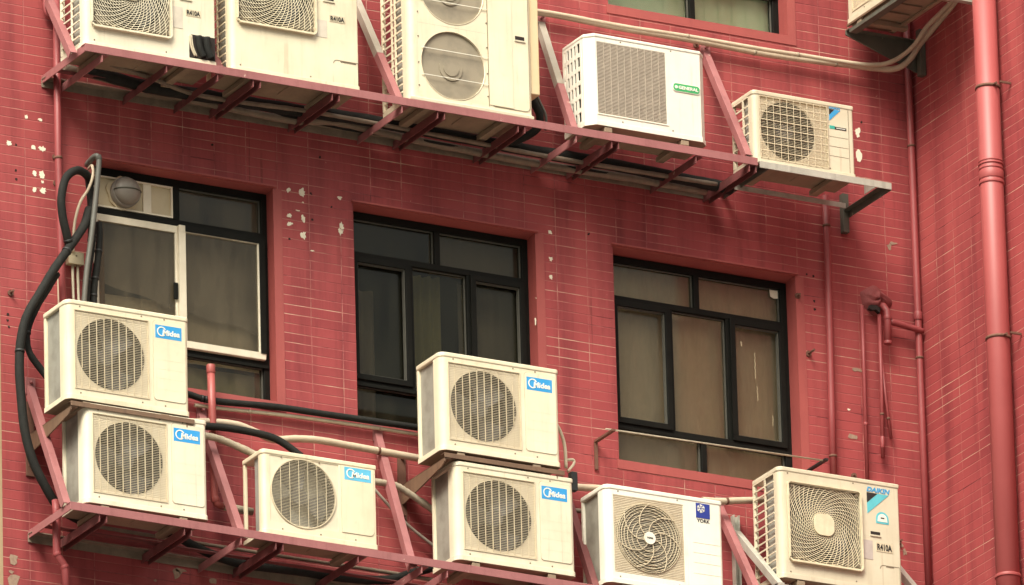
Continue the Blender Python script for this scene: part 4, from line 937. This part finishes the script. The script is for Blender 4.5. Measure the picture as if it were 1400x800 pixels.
m = MB(); m.box((-.045, 0, -.035), (.045, .045, .035)); m.build('body', 'board', p, bevel=.004); m = MB(); m.box((-.048, -.006, -.037), (.048, -.0005, .037)); m.disc((.0, -.0062, .012), .006, n=8, mat=1, h=.003); m.build('lid', ['board', 'seam'], p, bevel=.003)
run('conduit', 'thin cream conduit dropping from the small wall box, left of two', 'pipe', [(99, 362), (102.5, 480)], .008, 'conduit', -.03, False)
run('conduit', 'thin cream conduit dropping from the small wall box, right of two', 'pipe', [(106, 363), (110, 480)], .008, 'conduit', -.03, False)
a_ = at(83, 365, -.02); b_ = at(88, 560, -.02); m = MB(); m.bar((0, 0, 0), b_-a_, .036, .03, (0, 1, 0)); tag(m.build('cable_trunk', 'conduit', None, bevel=.003, loc=a_), 'pale trunking strip behind the top left unit', 'trunking')
# runs between the lower units
run('insulated_hose', 'black hose along the wall beneath the sliding window', 'hose', [(240, 534), (258, 539), (291, 548), (374, 556), (436, 565), (518, 577), (580, 586)], .019, 'hose', -.05, straps=(.28, .3), jitter=.03)
run('conduit', 'cream conduit running below the black hose toward the middle window', 'pipe', [(266, 554), (310, 559.5), (398.6, 569), (506, 584), (600, 599)], .011, 'conduit', -.03, straps=(.35, .72), strap_mat='conduit')
run('insulated_hose', 'short black hose arching down behind the small flat-fronted unit', 'hose', [(262, 584, -.12), (285, 583, -.14), (312, 585.5, -.15), (345, 591, -.16), (372, 598, -.17), (392, 609, -.18), (412, 624, -.2)], .021, 'hose', straps=(.1,), jitter=.02)
run('insulated_pipe', 'beige wrapped pipe dipping above the small flat-fronted unit', 'pipe', [(262, 577, -.08), (290, 577, -.09), (324, 581, -.1), (352, 592, -.1), (375, 601, -.1), (405, 600, -.1), (436, 602, -.1), (481, 610, -.1), (531, 619, -.1), (590, 630, -.1)], .021, 'lag', straps=(.86,), strap_mat='rust', jitter=.03)
run('insulated_pipe', 'dirty crusted pipe sloping down to the small flat-fronted unit', 'pipe', [(262, 593, -.2), (275, 595, -.21), (299, 600, -.22), (328, 612, -.23), (349, 622, -.25), (365, 632, -.28)], .021, 'lagold', jitter=.08)
run('insulated_pipe', 'dirty lumpy pipe sloping right between the two cream units', 'pipe', [(500, 657, -.16), (522, 660, -.16), (541, 664, -.16), (558, 674, -.16), (576, 686, -.16), (598, 702, -.16)], .02, 'lagold', jitter=.08)
run('conduit', 'thin grey cable slanting down behind the lower middle strut', 'pipe', [(505, 661), (535, 695), (560, 720), (600, 752)], .009, 'greysteel', -.06)
run('insulated_hose', 'black hose running along the wall under the lower rack', 'hose', [(215, 718), (250, 738), (285, 756), (330, 771), (400, 780), (470, 790), (530, 793), (565, 783), (592, 776)], .026, 'hose', -.07, straps=(.9,), jitter=.04)
run('insulated_hose', 'beige dusty pipe run under the upper rack along the wall', 'pipe', [(88, 92), (180, 117), (300, 145), (400, 165), (450, 166), (500, 176), (560, 190), (640, 206), (740, 225), (850, 242), (965, 262)], .022, 'dust', -.10, jitter=.06)
run('insulated_hose', 'black hose bundle hidden under the upper rack', 'hose', [(120, 96), (200, 118), (300, 134), (400, 150), (500, 164), (620, 186), (720, 205), (830, 224), (940, 246), (1000, 258)], .036, 'hose', -.17, jitter=.08)
run('insulated_hose', 'black hose drooping beneath the pipe cover of the twin-fan unit', 'hose', [(722, 118, -.38), (730, 140, -.38), (738, 158, -.36), (734, 176, -.32), (712, 190, -.25), (680, 200, -.18)], .024, 'hose')
run('insulated_hose', 'short grey cable beside the drooping hose of the twin-fan unit', 'cable', [(730, 122, -.36), (738, 140, -.36), (746, 158, -.34), (746, 178, -.3)], .009, 'hosegrey')
run('flexible_pipe', 'thin cream hose curving down right of the top middle unit', 'hose', [(756, 572, -.3), (766, 590, -.3), (772, 610, -.3), (774, 640, -.3)], .01, 'conduit')
run('flexible_pipe', 'small cream hose loop beside the brown bracket end', 'hose', [(775, 629, -.28), (784, 629, -.28), (784, 635, -.28), (776, 645, -.28)], .008, 'conduit')
run('insulated_pipe', 'beige pipe between the lower middle pair and the white ringed unit', 'pipe', [(760, 664), (790, 666), (840, 669)], .02, 'lag', -.08)
run('insulated_pipe', 'lower beige pipe behind the strut beside the white ringed unit', 'pipe', [(760, 697), (784, 698), (840, 702)], .014, 'dust', -.05)
run('insulated_pipe', 'beige pipe between the white ringed unit and the spiral-grille unit', 'pipe', [(960, 684), (985, 685.5), (1010, 684.5), (1045, 684)], .02, 'lag', -.14, straps=(.45,), strap_mat='rust')
# long beige pipes across the top
run('insulated_pipe', 'long beige pipe crossing below the green-blinded window, upper of two', 'pipe', [(715, 13, -.06), (760, 19, -.06), (850, 36, -.06), (940, 50, -.06), (1044, 68, -.06), (1100, 76.5, -.06), (1140, 83, -.07), (1190, 89, -.1), (1220, 84, -.16), (1248, 64, -.24), (1268, 36, -.34), (1296, 8, -.52), (1318, -14, -.66)], .014, 'lag', straps=(.25, .4), strap_mat='lagold', jitter=.03)
run('insulated_pipe', 'long beige pipe crossing below the green-blinded window, lower of two', 'pipe', [(715, 15, -.05), (760, 21, -.05), (850, 39, -.05), (940, 54, -.05), (1040, 73, -.05), (1100, 82, -.05), (1150, 88, -.06), (1204, 94.5, -.09), (1228, 93, -.14), (1245, 80, -.18), (1258, 60, -.22), (1284, 30, -.38), (1306, 4, -.56), (1326, -18, -.7)], .018, 'lag', straps=(.3, .45), strap_mat='lagold', jitter=.03)
run('insulated_pipe', 'thin dusty pipe sagging under the upper rack, nearest the front', 'pipe', [(150, 88, -.3), (210, 108, -.28), (262, 128, -.22), (330, 140, -.2), (420, 152, -.22), (520, 170, -.2), (640, 193, -.22), (760, 216, -.2), (880, 236, -.22), (980, 252, -.2)], .013, 'dust', jitter=.1)
run('conduit', 'thin dark cable tangled under the upper rack', 'cable', [(190, 110, -.06), (270, 128, -.08), (330, 152, -.05), (400, 160, -.12), (470, 176, -.05), (600, 196, -.12), (700, 218, -.06), (800, 232, -.12), (940, 258, -.06)], .009, 'hose')
run('conduit', 'pale thin pipe along the wall under the lower rack', 'pipe', [(110, 716), (180, 728), (260, 741), (330, 752), (420, 766), (520, 781), (600, 794)], .011, 'dust', -.05, jitter=.1)
# drains on the right
run('drain_pipe', 'slim red pipe in the wall corner, full height of the picture', 'pipe', [(1236, -30), (1246, 200), (1255, 430), (1260, 560), (1271, 830)], .021, 'redpipe', -.05, False, 12, straps=(.25, .615), strap_mat='rust', rings=((.505, .05, 1.25),))
run('drain_pipe', 'slim red pipe between the right window and the cement patch', 'pipe', [(1128, 268), (1131, 330), (1137, 560), (1140, 660)], .021, 'redpipe', -.04, False, 12, straps=(.22, .88), strap_mat='rust')
run('drain_pipe', 'thin red pipe dropping from the cement patch to the spiral-grille unit', 'pipe', [(1178, 418), (1181, 500), (1186, 660)], .0115, 'redpipe', -.035, False, 10, rings=((.75, .02, 1.15),))
run('drain_pipe', 'thin red cut-off pipe hanging from the cement patch, longer of two', 'pipe', [(1202, 430), (1205, 520), (1207, 626)], .0115, 'redpipe', -.035, False, 10, straps=(.72,), strap_mat='rust', rings=((.9, .07, 1.15),))
run('drain_pipe', 'thin red cut-off pipe leaning beside the longer cut-off one', 'pipe', [(1204, 480), (1211, 545), (1218.5, 600)], .009, 'redpipe', -.03, False, 10, straps=(.75,), strap_mat='rust')
run('drain_pipe', 'short thick red elbow stub coming out of the cement patch', 'pipe', [(1202, 418, -.0), (1208, 419, -.06), (1212.5, 425, -.075), (1213.5, 436, -.075), (1214, 470, -.075)], .021, 'redpipe', -.07, False, 12, rings=((.72, .025, 1.15), (.99, .02, 1.15)))
run('drain_pipe', 'short level red pipe joining the stub to the corner pipe', 'pipe', [(1217, 440), (1235, 445), (1262, 453)], .018, 'redpipe', -.07, True, 10, jitter=.05)
# the large downpipe on the return wall
XP = XC-.085
q0, q1 = atx(1343, -40, XP), atx(1382, 840, XP); yp = atx(1362, 400, XP).y
p = thing('downpipe', 'large pinkish red downpipe on the return wall at the right edge', 'pipe', (XP, yp, Z0))
m = MB(); m.tube([(0, 0, -3.2), (0, 0, 3.2)], .069, 36); m.build('tube', 'bigpipe', p)
def zpy(py): return atx(1343+.0443*(py+40)*1.0, py, XP).z-Z0
for py, k, ln in ((222, 1.05, .012), (226, 1.08, .012), (232, 1.05, .012), (241, 1.055, .05), (251, 1.07, .02), (788, 1.1, .02)):
    m = MB(); m.tube([(0, 0, zpy(py)-ln/2), (0, 0, zpy(py)+ln/2)], .069*k, 36); m.build('collar', 'bigpipe', p, bevel=.003)
for py in (121, 463):
    m = MB(); m.tube([(0, 0, zpy(py)-.008), (0, 0, zpy(py)+.008)], .0735, 36); m.box((.01, -.13, zpy(py)-.006), (.08, -.118, zpy(py)+.006)); m.tube([(.0, -.072, zpy(py)), (.0, -.1, zpy(py))], .008, 8); m.build('strap', 'rust', p)
m = MB(); 
# clothes rail under the right window
a_ = at(828, 586.5, -.2); b_ = at(1131, 630.5, -.2); p = thing('clothes_rail', 'thin rusty rod on two brackets below the right window', 'clothes rail', a_)
m = MB(); m.tube([(0, 0, 0), b_-a_], .0055, 8); m.build('rod', 'lagold', p)
for (px, py, wx, wy) in ((836, 590, 830, 604), (1127, 630, 1108, 640)):
    c = at(px, py, -.2)-a_; w_ = Vector((c.x, -.012-a_.y, c.z-.0)); m = MB(); m.bar(c+Vector((0, -.03, 0)), w_, .022, .012); m.bar(w_, w_+Vector((0, 0, -.17)), .02, .01, (0, 1, 0)); m.build('bracket', 'rust' if px < 1000 else 'tape', p)
# each unit has aged its own way
TINT = [(1, 1, 1), (.97, .95, .90), (1.0, .98, .94), (.96, .96, .94), (1, .97, .91), (.98, .96, .95), (.95, .93, .87)]
for i, o in enumerate([o for o in COL.objects if o.get('category') == 'air conditioner']):
    for c in o.children: c.color = (*TINT[i % 7], 1)
# ------------------------------------------------------------------ light
w = bpy.data.worlds.new('World'); S.world = w; w.use_nodes = True; nt = w.node_tree; nt.nodes.clear(); k = N(nt)
EL, AZ = R(47), R(226)          # sun: high, in front of the facade and a little to its left
sk = k.n('ShaderNodeTexSky'); sk.sky_type = 'NISHITA'; sk.sun_disc = False; sk.sun_elevation = EL; sk.sun_rotation = AZ; sk.dust_density = 3; sk.air_density = 1.2
hs = k.n('ShaderNodeHueSaturation'); hs.inputs['Saturation'].default_value = .25; k.l(sk.outputs[0], hs.inputs['Color'])
c = k.mix(1.0, hs.outputs[0], (1.0, .975, .84), 'MULTIPLY')
# overcast: the sky brightens from a dull horizon (1 part) to the zenith (3 parts and more)
tcw = k.n('ShaderNodeTexCoord'); sx = k.n('ShaderNodeSeparateXYZ'); k.l(tcw.outputs['Generated'], sx.inputs[0])
c = k.mix(1.0, c, k.ramp(sx.outputs['Z'], [(0.0, (.07,)*3), (.3, (.2,)*3), (.62, (1.0,)*3), (1.0, (1.6,)*3)]), 'MULTIPLY')
bg = k.n('ShaderNodeBackground'); bg.inputs[1].default_value = .15; k.l(c, bg.inputs[0]); ow = k.n('ShaderNodeOutputWorld'); k.l(bg.outputs[0], ow.inputs[0])
sl = bpy.data.lights.new('sun', 'SUN'); sl.energy = 1.5; sl.angle = R(28); sl.color = (1, .97, .84); so = bpy.data.objects.new('sun', sl); COL.objects.link(so)
# Nishita: rotation measured from +Y clockwise seen from above
sd_ = Vector((math.sin(AZ)*math.cos(EL), math.cos(AZ)*math.cos(EL), math.sin(EL)))
so.rotation_euler = (-sd_).to_track_quat('-Z', 'Y').to_euler(); so.location = (0, -20, Z0+20)
vs = S.view_settings; vs.view_transform = 'Standard'; vs.look = 'None'; vs.exposure = 1.3; vs.gamma = 1; vs.use_curve_mapping = False
S.render.resolution_x, S.render.resolution_y = 1024, 585
